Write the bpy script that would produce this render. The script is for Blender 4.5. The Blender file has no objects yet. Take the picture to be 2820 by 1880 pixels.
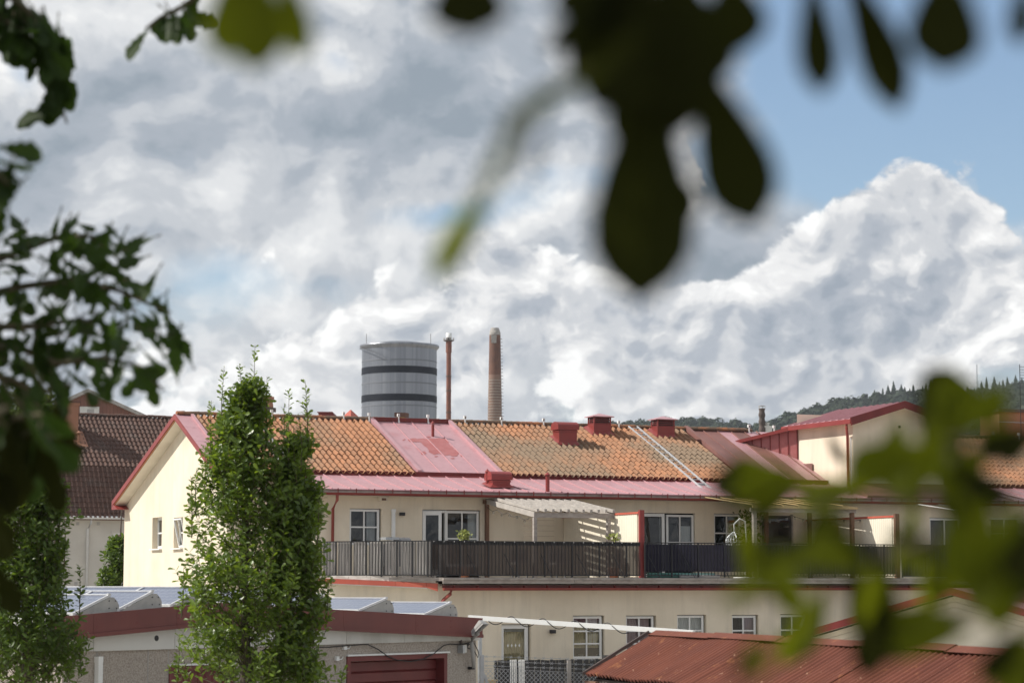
import bpy, math, random
from mathutils import Vector, Matrix
R = math.radians
RNG = random.Random(11)
SC = bpy.context.scene
COL = SC.collection
H = 3.1                      # camera height above the yard

# ------------------------------------------------------------------ camera, sky, sun, exposure
F_PX, CX, CY, HZ = 6650., 1410., 940., 1615.     # 85 mm lens on a 2820 x 1880 picture, horizon row
TH = math.atan((HZ-CY)/F_PX); CT, ST = math.cos(TH), math.sin(TH)
cam_d = bpy.data.cameras.new('camera'); cam = bpy.data.objects.new('camera', cam_d); COL.objects.link(cam); SC.camera = cam
cam_d.sensor_width = 36; cam_d.lens = F_PX/2820*36; cam_d.clip_start = .1; cam_d.clip_end = 9000
cam.location = (0, 0, H); cam.rotation_euler = (R(90)+TH, 0, 0)
cam_d.dof.use_dof = True; cam_d.dof.focus_distance = 73; cam_d.dof.aperture_fstop = 2.8; cam_d.dof.aperture_blades = 0
SC.render.engine = 'CYCLES'; SC.cycles.use_denoising = True; SC.cycles.max_bounces = 8; SC.cycles.transparent_max_bounces = 16
SC.view_settings.view_transform = 'Standard'; SC.view_settings.look = 'None'; SC.view_settings.exposure = .2; SC.view_settings.gamma = 1
SUN_EL, SUN_V = 41., Vector((-math.cos(R(41)), 0.0, math.sin(R(41))))
sl = bpy.data.lights.new('sun', 'SUN'); sl.energy = 4.5; sl.angle = R(.53); sl.color = (1, .955, .88)
so = bpy.data.objects.new('sun', sl); COL.objects.link(so); so.rotation_euler = SUN_V.to_track_quat('Z', 'Y').to_euler(); so.location = (-40, 0, 40)

# cloud banks, as (azimuth, elevation) spots on the sky written in picture units
BA=[(2620,330,520,290,-.50),(2150,110,400,170,-.26),(1960,480,240,130,-.22),(1590,500,240,80,-.25),(1300,600,270,65,-.22),(760,800,330,105,-.14),(60,250,90,120,-.22),(930,190,110,70,-.26),(2350,1080,700,90,-.10),
    (1150,330,330,170,.10),(480,300,600,260,.08),(1380,150,260,200,.10),(560,600,300,110,.08)]
BB=[(1960,950,320,170,.28),(2600,760,420,330,.46),(2230,900,420,230,.36),(1820,1010,380,180,.24),(2480,600,190,120,.16),(1180,850,420,260,.34),(1560,740,260,260,.34),(640,1010,560,150,.25),(1840,280,170,220,.42),(1890,500,120,120,.34),(2690,430,90,70,.12),(700,700,130,90,.30),(480,520,140,100,.26)]
def build_world(scene):
    w=bpy.data.worlds.new("World"); scene.world=w; w.use_nodes=True
    nt=w.node_tree; N=nt.nodes; L=nt.links; N.clear()
    def nd(t,**k):
        n=N.new(t)
        for a,b in k.items(): setattr(n,a,b)
        return n
    def plug(n,i,v):
        if v is None: return
        if hasattr(v,'is_linked') or isinstance(v,bpy.types.NodeSocket): L.new(v,n.inputs[i])
        else: n.inputs[i].default_value=v
    def M(op,a,b=None,c=None,clamp=False):
        n=nd('ShaderNodeMath',operation=op,use_clamp=clamp); plug(n,0,a); plug(n,1,b); plug(n,2,c); return n.outputs[0]
    def V(op,a,b=None,sc=None):
        n=nd('ShaderNodeVectorMath',operation=op); plug(n,0,a); plug(n,1,b)
        if sc is not None: plug(n,3,sc)
        return n.outputs[0]
    def ramp(x,pts,interp='EASE'):
        n=nd('ShaderNodeValToRGB'); n.color_ramp.interpolation=interp; el=n.color_ramp.elements
        while len(el)<len(pts): el.new(.5)
        for e,(p,c) in zip(el,pts): e.position=p; e.color=(c if isinstance(c,tuple) else (c,c,c))+(1,)
        L.new(x,n.inputs[0]); return n.outputs[0]
    def sstep(x,a,b):
        n=nd('ShaderNodeMapRange',interpolation_type='SMOOTHSTEP'); plug(n,0,x); n.inputs[1].default_value=a; n.inputs[2].default_value=b; return n.outputs[0]
    def mix(f,a,b):
        n=nd('ShaderNodeMix',data_type='RGBA'); plug(n,0,f); plug(n,6,a); plug(n,7,b); return n.outputs[2]
    tc=nd('ShaderNodeTexCoord'); d=tc.outputs['Generated']
    sp=nd('ShaderNodeSeparateXYZ'); L.new(d,sp.inputs[0]); x,y,z=sp.outputs
    az=M('ARCTAN2',x,y); el=M('ARCSINE',z)
    # warp
    wn=nd('ShaderNodeTexNoise'); L.new(d,wn.inputs['Vector']); wn.inputs['Scale'].default_value=14; wn.inputs['Detail'].default_value=3
    wv=V('SCALE',V('SUBTRACT',wn.outputs['Color'],(.5,.5,.5)),None,.030)
    dw=V('ADD',d,wv)
    ae=nd('ShaderNodeCombineXYZ'); L.new(az,ae.inputs[0]); L.new(el,ae.inputs[1]); ae=V('ADD',ae.outputs[0],V('MULTIPLY',wv,(.35,.35,0)))
    def noise(vec,sc,det,ro=.5):
        n=nd('ShaderNodeTexNoise'); L.new(vec,n.inputs['Vector']); n.inputs['Scale'].default_value=sc; n.inputs['Detail'].default_value=det; n.inputs['Roughness'].default_value=ro
        return n.outputs[0]
    def blobs(lst):
        tot=None
        for (px,py,rx,ry,wt) in lst:
            q=nd('ShaderNodeVectorMath',operation='MULTIPLY_ADD'); L.new(ae,q.inputs[0]); kx,ky=6650./rx/1.7,6650./ry/1.7
            q.inputs[1].default_value=(kx,ky,0); q.inputs[2].default_value=(-(px-1410)/6650.*kx,-(1615-py)/6650.*ky,0)
            ln=nd('ShaderNodeVectorMath',operation='LENGTH'); L.new(q.outputs[0],ln.inputs[0])
            mr=nd('ShaderNodeMapRange',interpolation_type='SMOOTHSTEP'); L.new(ln.outputs[1],mr.inputs[0])
            for i,v in zip((1,2,3,4),(0,1,wt,0)): mr.inputs[i].default_value=v
            tot=mr.outputs[0] if tot is None else M('ADD',tot,mr.outputs[0])
        return tot
    sund=(-.62,0.,.78)
    def lit(vec,off,sc,det,ro,eps,bil,gd,gb):
        def h(v,dt,bw):
            n=noise(v,sc,dt,ro)
            if bw:
                q=noise(V('ADD',v,(5.1,2.2,.7)),sc*2.1,max(1.5,dt-2.5),.5); q=M('ABSOLUTE',M('MULTIPLY_ADD',q,2.,-1.)); n=M('MULTIPLY_ADD',q,bw,n)
            return n
        v=V('ADD',V('MULTIPLY',vec,(1,1,1.3)),off)
        g1=h(v,gd,gb); g2=h(V('ADD',v,tuple(c*eps for c in sund)),gd,gb); return h(v,det,bil),M('SUBTRACT',g1,g2)
    hA,gA=lit(dw,(3.1,1.7,.4),7.,7,.52,.016,.10,6.,.10)
    mA=blobs(BA)
    dA=M('ADD',M('ADD',hA,mA),-.03); aA=sstep(dA,.20,.40); thA=sstep(dA,.36,.74)
    hB,gB=lit(dw,(7.3,.2,2.4),11.,8,.52,.009,.36,7.,.38)
    mB=M('ADD',blobs(BB),M('MULTIPLY',sstep(M('MULTIPLY',el,-1.),-.125,-.06),.16))
    dB=M('ADD',M('ADD',hB,mB),-.86); aB=M('MULTIPLY',sstep(dB,.0,.06),1.)
    lA=M('MULTIPLY_ADD',gA,5.0,M('MULTIPLY_ADD',thA,-.36,.575),True)
    cA=ramp(lA,[(0,(.285,.34,.40)),(.28,(.395,.44,.50)),(.50,(.56,.59,.63)),(.74,(.77,.785,.80)),(1,(1.0,1.0,.985))])
    lB=M('MULTIPLY_ADD',gB,4.0,M('MULTIPLY_ADD',sstep(dB,.02,.34),-.33,.76),True)
    cB=ramp(lB,[(0,(.33,.38,.45)),(.30,(.445,.485,.545)),(.55,(.64,.66,.69)),(.8,(.88,.88,.88)),(1,(1.06,1.06,1.045))])
    sky=nd('ShaderNodeTexSky',sky_type='NISHITA'); sky.sun_disc=False; sky.sun_elevation=R(41); sky.sun_rotation=R(-90); sky.altitude=50; sky.air_density=1.; sky.dust_density=.6; sky.ozone_density=2.2
    bg1=nd('ShaderNodeBackground'); L.new(sky.outputs[0],bg1.inputs[0]); bg1.inputs[1].default_value=.115
    col=mix(aB,cA,cB)
    bg2=nd('ShaderNodeBackground'); L.new(col,bg2.inputs[0]); bg2.inputs[1].default_value=.90
    al=M('MAXIMUM',aA,aB)
    # horizon haze veil
    ms=nd('ShaderNodeMixShader'); L.new(al,ms.inputs[0]); L.new(bg1.outputs[0],ms.inputs[1]); L.new(bg2.outputs[0],ms.inputs[2])
    out=nd('ShaderNodeOutputWorld'); L.new(ms.outputs[0],out.inputs[0])
    w.cycles.sampling_method='MANUAL'; w.cycles.sample_map_resolution=512

build_world(SC)

# ------------------------------------------------------------------ picture -> place
def ray(px, py):
    x = (px-CX)/F_PX; y = -(py-CY)/F_PX
    d = Vector((x, CT-ST*y, ST+CT*y)); return d/d.y
def P(px, py, Y):
    v = ray(px, py)*Y; return Vector((v.x, v.y, v.z+H))
class Fr:
    """a wall's frame: u along it, n out of it, z up; t = distance out of the wall"""
    def __init__(self, o, u, n): self.o = Vector((o[0], o[1], 0)); self.u = Vector((u[0], u[1], 0)).normalized(); self.n = Vector((n[0], n[1], 0)).normalized()
    def p(self, s, t, z): return self.o+self.u*s+self.n*t+Vector((0, 0, z))
    def on(self, px, py, t=0.):
        r = ray(px, py); k = (self.o.dot(self.n)+t)/r.dot(self.n); q = r*k
        return (q-self.o).dot(self.u), q.z+H
    def S(self, px, t=0., py=1500): return self.on(px, py, t)[0]
    def Z(self, px, py, t=0.): return self.on(px, py, t)[1]
    def side(self, s, flip=1): return Fr(self.p(s, 0, 0), self.n, self.u*-flip)     # wall across this one; its s is our t

# ------------------------------------------------------------------ meshes and objects
BS = {}
def tag(o, label=None, cat=None, group=None, kind=None):
    if label: o['label'] = label
    if cat: o['category'] = cat
    if group: o['group'] = group
    if kind: o['kind'] = kind
    return o
def thing(name, label, cat, base, group=None):
    o = bpy.data.objects.new(name, None); COL.objects.link(o); o.location = base; o.empty_display_size = .2
    BS[o] = Vector(base); return tag(o, label, cat, group, 'thing')
class MB:
    def __init__(s): s.v = []; s.f = []; s.a = []; s.cur = 0.
    def add(s, vs, fs):
        k = len(s.v); s.v += [Vector(v) for v in vs]; s.f += [tuple(i+k for i in f) for f in fs]; s.a += [s.cur]*len(vs); return s
    def quad(s, *p): return s.add(p, [tuple(range(len(p)))])
    def box(s, o, a, b, c):
        o, a, b, c = (Vector(q) for q in (o, a, b, c)); vs = [o, o+a, o+a+b, o+b, o+c, o+a+c, o+a+b+c, o+b+c]
        fs = [(3, 2, 1, 0), (4, 5, 6, 7), (0, 1, 5, 4), (1, 2, 6, 5), (2, 3, 7, 6), (3, 0, 4, 7)]
        if a.cross(b).dot(c) < 0: fs = [f[::-1] for f in fs]
        return s.add(vs, fs)
    def fb(s, fr, s0, s1, t0, t1, z0, z1): return s.box(fr.p(s0, t0, z0), fr.u*(s1-s0), fr.n*(t1-t0), (0, 0, z1-z0))
    def bar(s, a, b, w, h, up=(0, 0, 1)):
        a, b = Vector(a), Vector(b); d = b-a; x = d.cross(Vector(up)).normalized(); y = x.cross(d).normalized()
        return s.box(a-x*w/2-y*h/2, d, x*w, y*h)
    def tube(s, pts, r, n=8, r1=None, caps=True):
        pts = [Vector(p) for p in pts]; m = len(pts); rings = []
        for i, p in enumerate(pts):
            d = (pts[min(i+1, m-1)]-pts[max(i-1, 0)]).normalized(); q = Vector((0, 0, 1)) if abs(d.z) < .9 else Vector((1, 0, 0))
            x = d.cross(q).normalized(); y = x.cross(d); rr = r if r1 is None else r+(r1-r)*i/(m-1)
            rings += [p+x*math.cos(6.28318*j/n)*rr+y*math.sin(6.28318*j/n)*rr for j in range(n)]
        fs = [(i*n+j, i*n+(j+1) % n, (i+1)*n+(j+1) % n, (i+1)*n+j) for i in range(m-1) for j in range(n)]
        if caps: fs += [tuple(range(n))[::-1], tuple((m-1)*n+j for j in range(n))]
        return s.add(rings, fs)
    def lathe(s, c, prof, n=24):
        c = Vector(c); m = len(prof)
        vs = [c+Vector((math.cos(6.28318*j/n)*r, math.sin(6.28318*j/n)*r, z)) for r, z in prof for j in range(n)]
        return s.add(vs, [(i*n+j, i*n+(j+1) % n, (i+1)*n+(j+1) % n, (i+1)*n+j) for i in range(m-1) for j in range(n)])
    def prism(s, poly, d):
        n = len(poly); d = Vector(d); poly = [Vector(p) for p in poly]
        return s.add(poly+[p+d for p in poly], [tuple(range(n))[::-1], tuple(range(n, 2*n))]+[(i, (i+1) % n, n+(i+1) % n, n+i) for i in range(n)])
    def mesh(s, name, base=(0, 0, 0), smooth=False, attr=False):
        b = Vector(base); me = bpy.data.meshes.new(name); me.from_pydata([v-b for v in s.v], [], s.f)
        if attr: at = me.attributes.new('rnd', 'FLOAT', 'POINT'); at.data.foreach_set('value', s.a)
        if smooth: me.polygons.foreach_set('use_smooth', [True]*len(me.polygons))
        me.update(); return me
    def build(s, name, m, parent=None, base=None, smooth=False, attr=False, kind=None):
        b = BS[parent] if parent else Vector(base if base is not None else (0, 0, 0))
        me = s.mesh(name, b, smooth, attr); me.materials.append(m); o = bpy.data.objects.new(name, me); COL.objects.link(o); BS[o] = b
        if parent: o.parent = parent
        else: o.location = b
        return tag(o, kind=kind)
def place(name, me, parent, M):
    """a piece that shares its mesh: M is its world matrix"""
    o = bpy.data.objects.new(name, me); COL.objects.link(o); o.parent = parent; o.matrix_local = Matrix.Translation(-BS[parent])@M; BS[o] = BS[parent]; return o
def basis(o, x, y, z):
    M = Matrix.Identity(4)
    for i, c in enumerate((x, y, z, o)):
        for j in range(3): M[j][i] = c[j]
    return M
def wall(fr, t, s0, s1, z0, z1, holes, m, name, parent, depth=.14, ztop=None):
    """a wall sheet with recessed openings; ztop(s) bends its top edge"""
    ss = sorted({s0, s1}|{h[i] for h in holes for i in (0, 1)}); zs = sorted({z0, z1}|{h[i] for h in holes for i in (2, 3)}); b = MB()
    for i in range(len(ss)-1):
        for j in range(len(zs)-1):
            cs, cz = (ss[i]+ss[i+1])/2, (zs[j]+zs[j+1])/2
            if any(h[0] < cs < h[1] and h[2] < cz < h[3] for h in holes): continue
            za, zb = zs[j+1], zs[j+1]
            if ztop and j == len(zs)-2: za, zb = ztop(ss[i]), ztop(ss[i+1])
            b.quad(fr.p(ss[i], t, zs[j]), fr.p(ss[i+1], t, zs[j]), fr.p(ss[i+1], t, zb), fr.p(ss[i], t, za))
    for a, c, d, e in holes:
        for q in (((a, d), (a, e)), ((a, e), (c, e)), ((c, e), (c, d)), ((c, d), (a, d))):
            (x0, y0), (x1, y1) = q; b.quad(fr.p(x0, t, y0), fr.p(x1, t, y1), fr.p(x1, t-depth, y1), fr.p(x0, t-depth, y0))
    return b.build(name, m, parent)

# ------------------------------------------------------------------ materials
def shader(name):
    m = bpy.data.materials.new(name); m.use_nodes = True; nt = m.node_tree; nt.nodes.clear()
    out = nt.nodes.new('ShaderNodeOutputMaterial'); return m, nt, out
class NT:
    def __init__(s, nt): s.nt = nt
    def n(s, t, ins=None, **k):
        n = s.nt.nodes.new(t)
        for a, b in k.items(): setattr(n, a, b)
        for i, v in (ins or {}).items():
            if isinstance(v, bpy.types.NodeSocket): s.nt.links.new(v, n.inputs[i])
            else: n.inputs[i].default_value = v
        return n
    def noise(s, vec, sc, det=5, ro=.55): return s.n('ShaderNodeTexNoise', {'Vector': vec, 'Scale': sc, 'Detail': det, 'Roughness': ro}).outputs[0]
    def math(s, op, a, b=0., clamp=False): return s.n('ShaderNodeMath', {0: a, 1: b}, operation=op, use_clamp=clamp).outputs[0]
    def ramp(s, x, pts):
        n = s.n('ShaderNodeValToRGB', {0: x}); e = n.color_ramp.elements
        while len(e) < len(pts): e.new(.5)
        for q, (p, c) in zip(e, pts): q.position = p; q.color = tuple(c)+(1,) if not isinstance(c, (int, float)) else (c, c, c, 1)
        return n.outputs[0]
    def mix(s, f, a, b, mode='MIX'): return s.n('ShaderNodeMix', {0: f, 6: a, 7: b}, data_type='RGBA', blend_type=mode).outputs[2]
    def pos(s, sc=(1, 1, 1)):
        g = s.n('ShaderNodeNewGeometry').outputs['Position']
        return g if sc == (1, 1, 1) else s.n('ShaderNodeVectorMath', {0: g, 1: sc}, operation='MULTIPLY').outputs[0]
    def bump(s, h, st, dist=.02): return s.n('ShaderNodeBump', {'Strength': st, 'Distance': dist, 'Height': h}).outputs[0]
def c4(c): return tuple(c)+(1,) if len(c) == 3 else c
def mat(name, c1, c2=None, sc=3., rough=.7, bump=0., bsc=60., metal=0., spec=.4, st=(1, 1, 1), c3=None, sc3=1.2, amt3=.5, lo=.35, hi=.65, bd=.01, rrange=.0, streak=0.):
    m, nt, out = shader(name); k = NT(nt); p = k.pos(st)
    b = k.n('ShaderNodeBsdfPrincipled', {'Roughness': rough, 'Metallic': metal, 'Specular IOR Level': spec}); col = c4(c1)
    if c2: col = k.mix(k.ramp(k.noise(p, sc), [(lo, 0.), (hi, 1.)]), c4(c1), c4(c2))
    if c3: col = k.mix(k.math('MULTIPLY', k.ramp(k.noise(p, sc3, 7, .62), [(.48, 0.), (.66, 1.)]), amt3), col, c4(c3))
    if streak:
        sk = k.ramp(k.noise(k.pos((1.5, 1.5, .13)), 1.5, 7, .72), [(.50, 0.), (.70, 1.)]); col = k.mix(k.math('MULTIPLY', sk, streak), col, c4([v*.66 for v in c1]))
    if c2 or c3: nt.links.new(col, b.inputs['Base Color'])
    else: b.inputs['Base Color'].default_value = col
    if rrange: nt.links.new(k.math('MULTIPLY_ADD' if 0 else 'ADD', k.math('MULTIPLY', k.noise(p, 4.), rrange), rough-rrange/2), b.inputs['Roughness'])
    if bump: nt.links.new(k.bump(k.noise(p, bsc, 4, .6), bump, bd), b.inputs['Normal'])
    nt.links.new(b.outputs[0], out.inputs[0]); return m
def mat_tile(name, fresh, fresh2, old, old2, lichen_sc, lich_lo, lich_hi):
    m, nt, out = shader(name); k = NT(nt); p = k.pos()
    at = k.n('ShaderNodeAttribute', attribute_name='rnd').outputs['Fac']; oi = k.n('ShaderNodeObjectInfo').outputs['Random']
    r = k.math('FRACT', k.math('ADD', at, k.math('MULTIPLY', oi, 7.31)))
    a = k.mix(r, c4(fresh), c4(fresh2)); o = k.mix(k.noise(p, 9.), c4(old), c4(old2))
    f = k.math('ADD', k.noise(p, lichen_sc, 3, .5), k.math('MULTIPLY', k.math('SUBTRACT', r, .5), .06))
    col = k.mix(k.ramp(f, [(lich_lo, 0.), (lich_hi, 1.)]), a, o)
    col = k.mix(k.math('MULTIPLY', k.ramp(k.noise(p, 30., 5, .6), [(.5, 0.), (.7, 1.)]), .45), col, c4([c*.45 for c in old]))
    b = k.n('ShaderNodeBsdfPrincipled', {'Base Color': col, 'Roughness': .82, 'Specular IOR Level': .25, 'Normal': k.bump(k.noise(p, 70., 4), .35, .01)})
    nt.links.new(b.outputs[0], out.inputs[0]); return m
def mat_leaf(name, c1, c2, trans, tr_amt=.45, rough=.45, spec=.35):
    m, nt, out = shader(name); k = NT(nt); p = k.pos()
    at = k.n('ShaderNodeAttribute', attribute_name='rnd').outputs['Fac']; oi = k.n('ShaderNodeObjectInfo').outputs['Random']
    r = k.math('FRACT', k.math('ADD', at, k.math('MULTIPLY', oi, 5.7)))
    col = k.mix(k.math('ADD', k.math('MULTIPLY', k.ramp(k.noise(p, 2.2, 3), [(.3, 0.), (.7, 1.)]), .6), k.math('MULTIPLY', r, .45), True), c4(c1), c4(c2))
    b = k.n('ShaderNodeBsdfPrincipled', {'Base Color': col, 'Roughness': rough, 'Specular IOR Level': spec})
    t = k.n('ShaderNodeBsdfTranslucent', {0: k.mix(r, c4(trans), c4([c*.6 for c in trans]))})
    ms = k.n('ShaderNodeMixShader', {0: tr_amt, 1: b.outputs[0], 2: t.outputs[0]}); nt.links.new(ms.outputs[0], out.inputs[0]); return m
def mat_glass(name, tint=(.8, .84, .84), ior=1.52, rough=.015):
    m, nt, out = shader(name); k = NT(nt)
    fr = k.n('ShaderNodeFresnel', {0: ior}); wob = k.bump(k.noise(k.pos(), 1.4, 2), .12, .05); nt.links.new(wob, fr.inputs[1])
    t = k.n('ShaderNodeBsdfTransparent', {0: c4(tint)}); g = k.n('ShaderNodeBsdfGlossy', {0: (1, 1, 1, 1), 'Roughness': rough, 'Normal': wob})
    f2 = k.math('MULTIPLY', fr.outputs[0], 1.25, True)
    ms = k.n('ShaderNodeMixShader', {0: f2, 1: t.outputs[0], 2: g.outputs[0]}); nt.links.new(ms.outputs[0], out.inputs[0]); return m
def mat_screen(name, col, alpha):
    m, nt, out = shader(name); k = NT(nt)
    c = k.mix(k.noise(k.pos((1, 1, .25)), 6.), c4(col), c4([v*.7 for v in col]))
    d = k.n('ShaderNodeBsdfDiffuse', {0: c}); tl = k.n('ShaderNodeBsdfTranslucent', {0: c}); t = k.n('ShaderNodeBsdfTransparent', {0: (1, 1, 1, 1)})
    a = k.n('ShaderNodeMixShader', {0: .35, 1: d.outputs[0], 2: tl.outputs[0]}); b = k.n('ShaderNodeMixShader', {0: alpha, 1: a.outputs[0], 2: t.outputs[0]})
    nt.links.new(b.outputs[0], out.inputs[0]); return m
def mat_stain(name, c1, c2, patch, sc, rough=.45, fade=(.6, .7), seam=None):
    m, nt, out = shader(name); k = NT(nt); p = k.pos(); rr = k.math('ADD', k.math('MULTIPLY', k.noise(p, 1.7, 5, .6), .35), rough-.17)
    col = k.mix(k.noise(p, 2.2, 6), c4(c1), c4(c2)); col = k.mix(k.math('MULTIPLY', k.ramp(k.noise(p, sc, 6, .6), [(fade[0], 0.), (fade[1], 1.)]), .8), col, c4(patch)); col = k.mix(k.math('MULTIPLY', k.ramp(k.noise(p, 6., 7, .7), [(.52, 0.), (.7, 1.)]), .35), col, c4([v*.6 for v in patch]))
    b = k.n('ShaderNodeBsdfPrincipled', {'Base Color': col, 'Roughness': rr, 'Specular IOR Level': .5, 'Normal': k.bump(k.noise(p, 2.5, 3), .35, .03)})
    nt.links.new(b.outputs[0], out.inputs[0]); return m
M = {}
M['lap'] = mat('lap_joint', (.16, .17, .19), None, rough=.6)
M['hoop'] = mat('dull_hoop', (.36, .31, .27), (.28, .24, .21), 2., .7)
M['cream'] = mat('cream_render', (.79, .705, .565), (.74, .65, .51), .7, .9, .25, 90., c3=(.62, .54, .42), sc3=.55, amt3=.50, streak=.42)
M['cream_gable'] = M['cream']
M['house_wall'] = mat('pale_render', (.62, .59, .53), (.55, .52, .465), .8, .95, .5, 30., c3=(.45, .42, .37), sc3=.6, amt3=.3)
M['soffit'] = mat('soffit_paint', (.74, .68, .57), (.66, .6, .5), 1.5, .8)
M['tile'] = mat_tile('clay_tile', (.43, .205, .108), (.34, .165, .09), (.275, .19, .125), (.195, .148, .105), .33, .38, .64)
M['tile_red'] = mat_tile('red_clay_tile', (.50, .21, .10), (.42, .17, .085), (.26, .18, .12), (.18, .12, .09), .5, .55, .7)
M['tile_brown'] = mat_tile('brown_concrete_tile', (.135, .080, .064), (.105, .062, .050), (.095, .065, .055), (.15, .112, .096), 1.5, .5, .75)
M['ridge'] = mat_tile('ridge_tile', (.42, .17, .075), (.34, .13, .07), (.19, .12, .08), (.11, .075, .055), .8, .36, .5)
M['pink'] = mat_stain('pale_red_metal', (.53, .305, .325), (.455, .24, .26), (.44, .19, .20), 1.1, .36, (.60, .72))  # pale tone includes the sky's grazing sheen, put into the base colour
M['red'] = mat('red_metal', (.27, .045, .04), (.22, .036, .034), 2., .42, c3=(.22, .05, .04), sc3=1.5, amt3=.4)
M['red_new'] = mat('fresh_red_paint', (.43, .15, .145), (.37, .115, .11), 3., .5, c3=(.44, .2, .2), sc3=2.5, amt3=.4)
M['red_bright'] = mat('orange_red_fascia', (.52, .12, .075), (.45, .09, .06), 1.5, .5, c3=(.3, .08, .06), sc3=.8, amt3=.3)
M['dark_red'] = mat('dark_red_trim', (.20, .03, .028), (.15, .024, .022), 2., .5)
M['brown_red'] = mat('weathered_brown_sheet', (.26, .12, .10), (.20, .095, .085), 1.2, .6, c3=(.13, .075, .06), sc3=1., amt3=.5)
M['maroon'] = mat('maroon_fascia', (.185, .055, .046), (.155, .045, .04), 1.2, .55, c3=(.115, .04, .035), sc3=.7, amt3=.5, streak=.3)
M['maroon_door'] = mat('maroon_door', (.17, .035, .033), (.145, .03, .03), 2., .45)
M['white'] = mat('white_paint', (.80, .80, .78), (.74, .74, .72), 3., .45)
M['white_old'] = mat('aged_white_board', (.66, .65, .61), (.6, .585, .55), .9, .75, c3=(.36, .35, .30), sc3=.9, amt3=.45, st=(1, 1, .35))
M['white_wood'] = mat('worn_white_wood', (.74, .69, .64), (.55, .5, .45), 3., .8, st=(1, 1, 4), c3=(.4, .36, .31), sc3=3., amt3=.5)
M['grey_wood'] = mat('silver_grey_wood', (.40, .355, .32), (.27, .235, .21), 5., .85, .3, 40., st=(1, 1, 3), c3=(.5, .47, .44), sc3=2., amt3=.4)
M['pale_wood'] = mat('sun_bleached_wood', (.47, .43, .39), (.35, .32, .29), 4., .8, .2, 40., c3=(.33, .29, .26), sc3=2.2, amt3=.4)
M['brown_wood'] = mat('brown_timber', (.20, .11, .07), (.14, .075, .05), 5., .75, .3, 40., st=(3, 3, .4))
M['new_wood'] = mat('fresh_pine', (.66, .50, .27), (.58, .42, .21), 4., .6, st=(.5, 4, 4))
M['board_cream'] = mat('cream_boarding', (.80, .735, .60), (.75, .685, .555), 2., .7)
M['black_metal'] = mat('black_metal', (.018, .018, .02), None, rough=.45)
M['black_fence'] = mat('black_stained_wood', (.02, .02, .022), (.035, .034, .034), 6., .6, st=(1, 1, .2))
M['gutter'] = mat('gutter_red', (.20, .032, .028), (.24, .045, .036), 3., .35)
M['pipe_red'] = mat('downpipe_red', (.26, .055, .045), (.30, .07, .05), 3., .4)
M['galv'] = mat('galvanised_steel', (.50, .52, .54), (.4, .42, .44), 8., .42, metal=.6)
M['alu'] = mat('aluminium', (.66, .66, .67), (.56, .56, .57), 6., .42, metal=.35)
M['zinc'] = mat('zinc_plate', (.44, .425, .40), (.36, .35, .335), 3., .6, c3=(.28, .27, .26), sc3=4., amt3=.5)
M['pebble'] = mat('pebbledash', (.46, .405, .35), (.29, .25, .215), 34., .95, .6, 34., lo=.40, hi=.62, c3=(.50, .45, .40), sc3=28., amt3=.5, bd=.03)
M['concrete'] = mat('concrete', (.42, .40, .37), (.33, .31, .29), 1.5, .9, c3=(.24, .225, .21), sc3=3., amt3=.5)
M['tank'] = None
M['brick_dark'] = mat('sooty_brick', (.175, .092, .066), (.135, .072, .056), .5, .9, c3=(.11, .07, .06), sc3=.25, amt3=.6)
M['brick_low'] = mat('weathered_brick', (.26, .165, .125), (.21, .135, .105), .5, .9, c3=(.15, .11, .095), sc3=.3, amt3=.5)
M['stack_red'] = mat('rusty_red_steel', (.22, .085, .055), (.17, .065, .045), .8, .6, c3=(.15, .06, .045), sc3=.4, amt3=.5)
M['ochre'] = mat('ochre_render', (.50, .40, .22), (.44, .35, .19), 2., .9, c3=(.33, .27, .16), sc3=2., amt3=.4)
M['terracotta'] = mat('terracotta_render', (.36, .185, .12), (.31, .155, .10), 1.5, .85, c3=(.25, .13, .09), sc3=1.2, amt3=.4)
M['dark_stack'] = mat('dark_flue', (.12, .09, .08), (.085, .068, .062), 1.5, .8)
M['board_brown'] = mat('brown_boards', (.24, .12, .09), (.19, .095, .075), 1., .85, st=(3, 3, .3))
M['bark'] = mat('bark', (.10, .08, .06), (.065, .05, .038), 12., .95, .6, 30., st=(1, 1, .3))
M['twig'] = mat('twig', (.09, .07, .035), (.065, .06, .03), 9., .8)
M['leaf_oak'] = mat_leaf('oak_leaf', (.026, .056, .009), (.165, .245, .034), (.34, .48, .03), .34, .33, .5)
M['leaf_left'] = mat_leaf('hornbeam_leaf', (.028, .058, .011), (.115, .175, .028), (.24, .36, .03), .33, .40)
M['leaf_dark'] = mat_leaf('shade_tone_leaf', (.016, .034, .008), (.034, .060, .012), (.08, .15, .015), .36, .5, .2)  # leaf colour darkened to paint in shade on the left sprays; also the climber
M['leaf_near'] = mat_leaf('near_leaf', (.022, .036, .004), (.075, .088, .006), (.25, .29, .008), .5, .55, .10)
M['leaf_nearshade'] = mat_leaf('near_shade_tone_leaf', (.010, .013, .003), (.017, .018, .004), (.04, .046, .006), .35, .7, .06)  # same near leaf with the crown's shade put into its colour
M['forest'] = mat_leaf('forest_leaf', (.020, .034, .018), (.034, .052, .022), (.03, .06, .015), .15, .8)
M['conifer'] = mat_leaf('conifer_needles', (.013, .028, .016), (.024, .042, .020), (.02, .04, .01), .1, .8)
M['glass'] = mat_glass('window_glass')
M['room'] = mat('room_interior', (.10, .09, .08), (.05, .045, .04), 1.5, .9)
M['curtain'] = mat('net_curtain', (.80, .79, .78), (.70, .69, .68), 5., .9, st=(6, 6, .4))
M['curtain_y'] = mat('yellow_curtain', (.72, .62, .40), (.62, .52, .32), 5., .9, st=(8, 8, .4))
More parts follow.
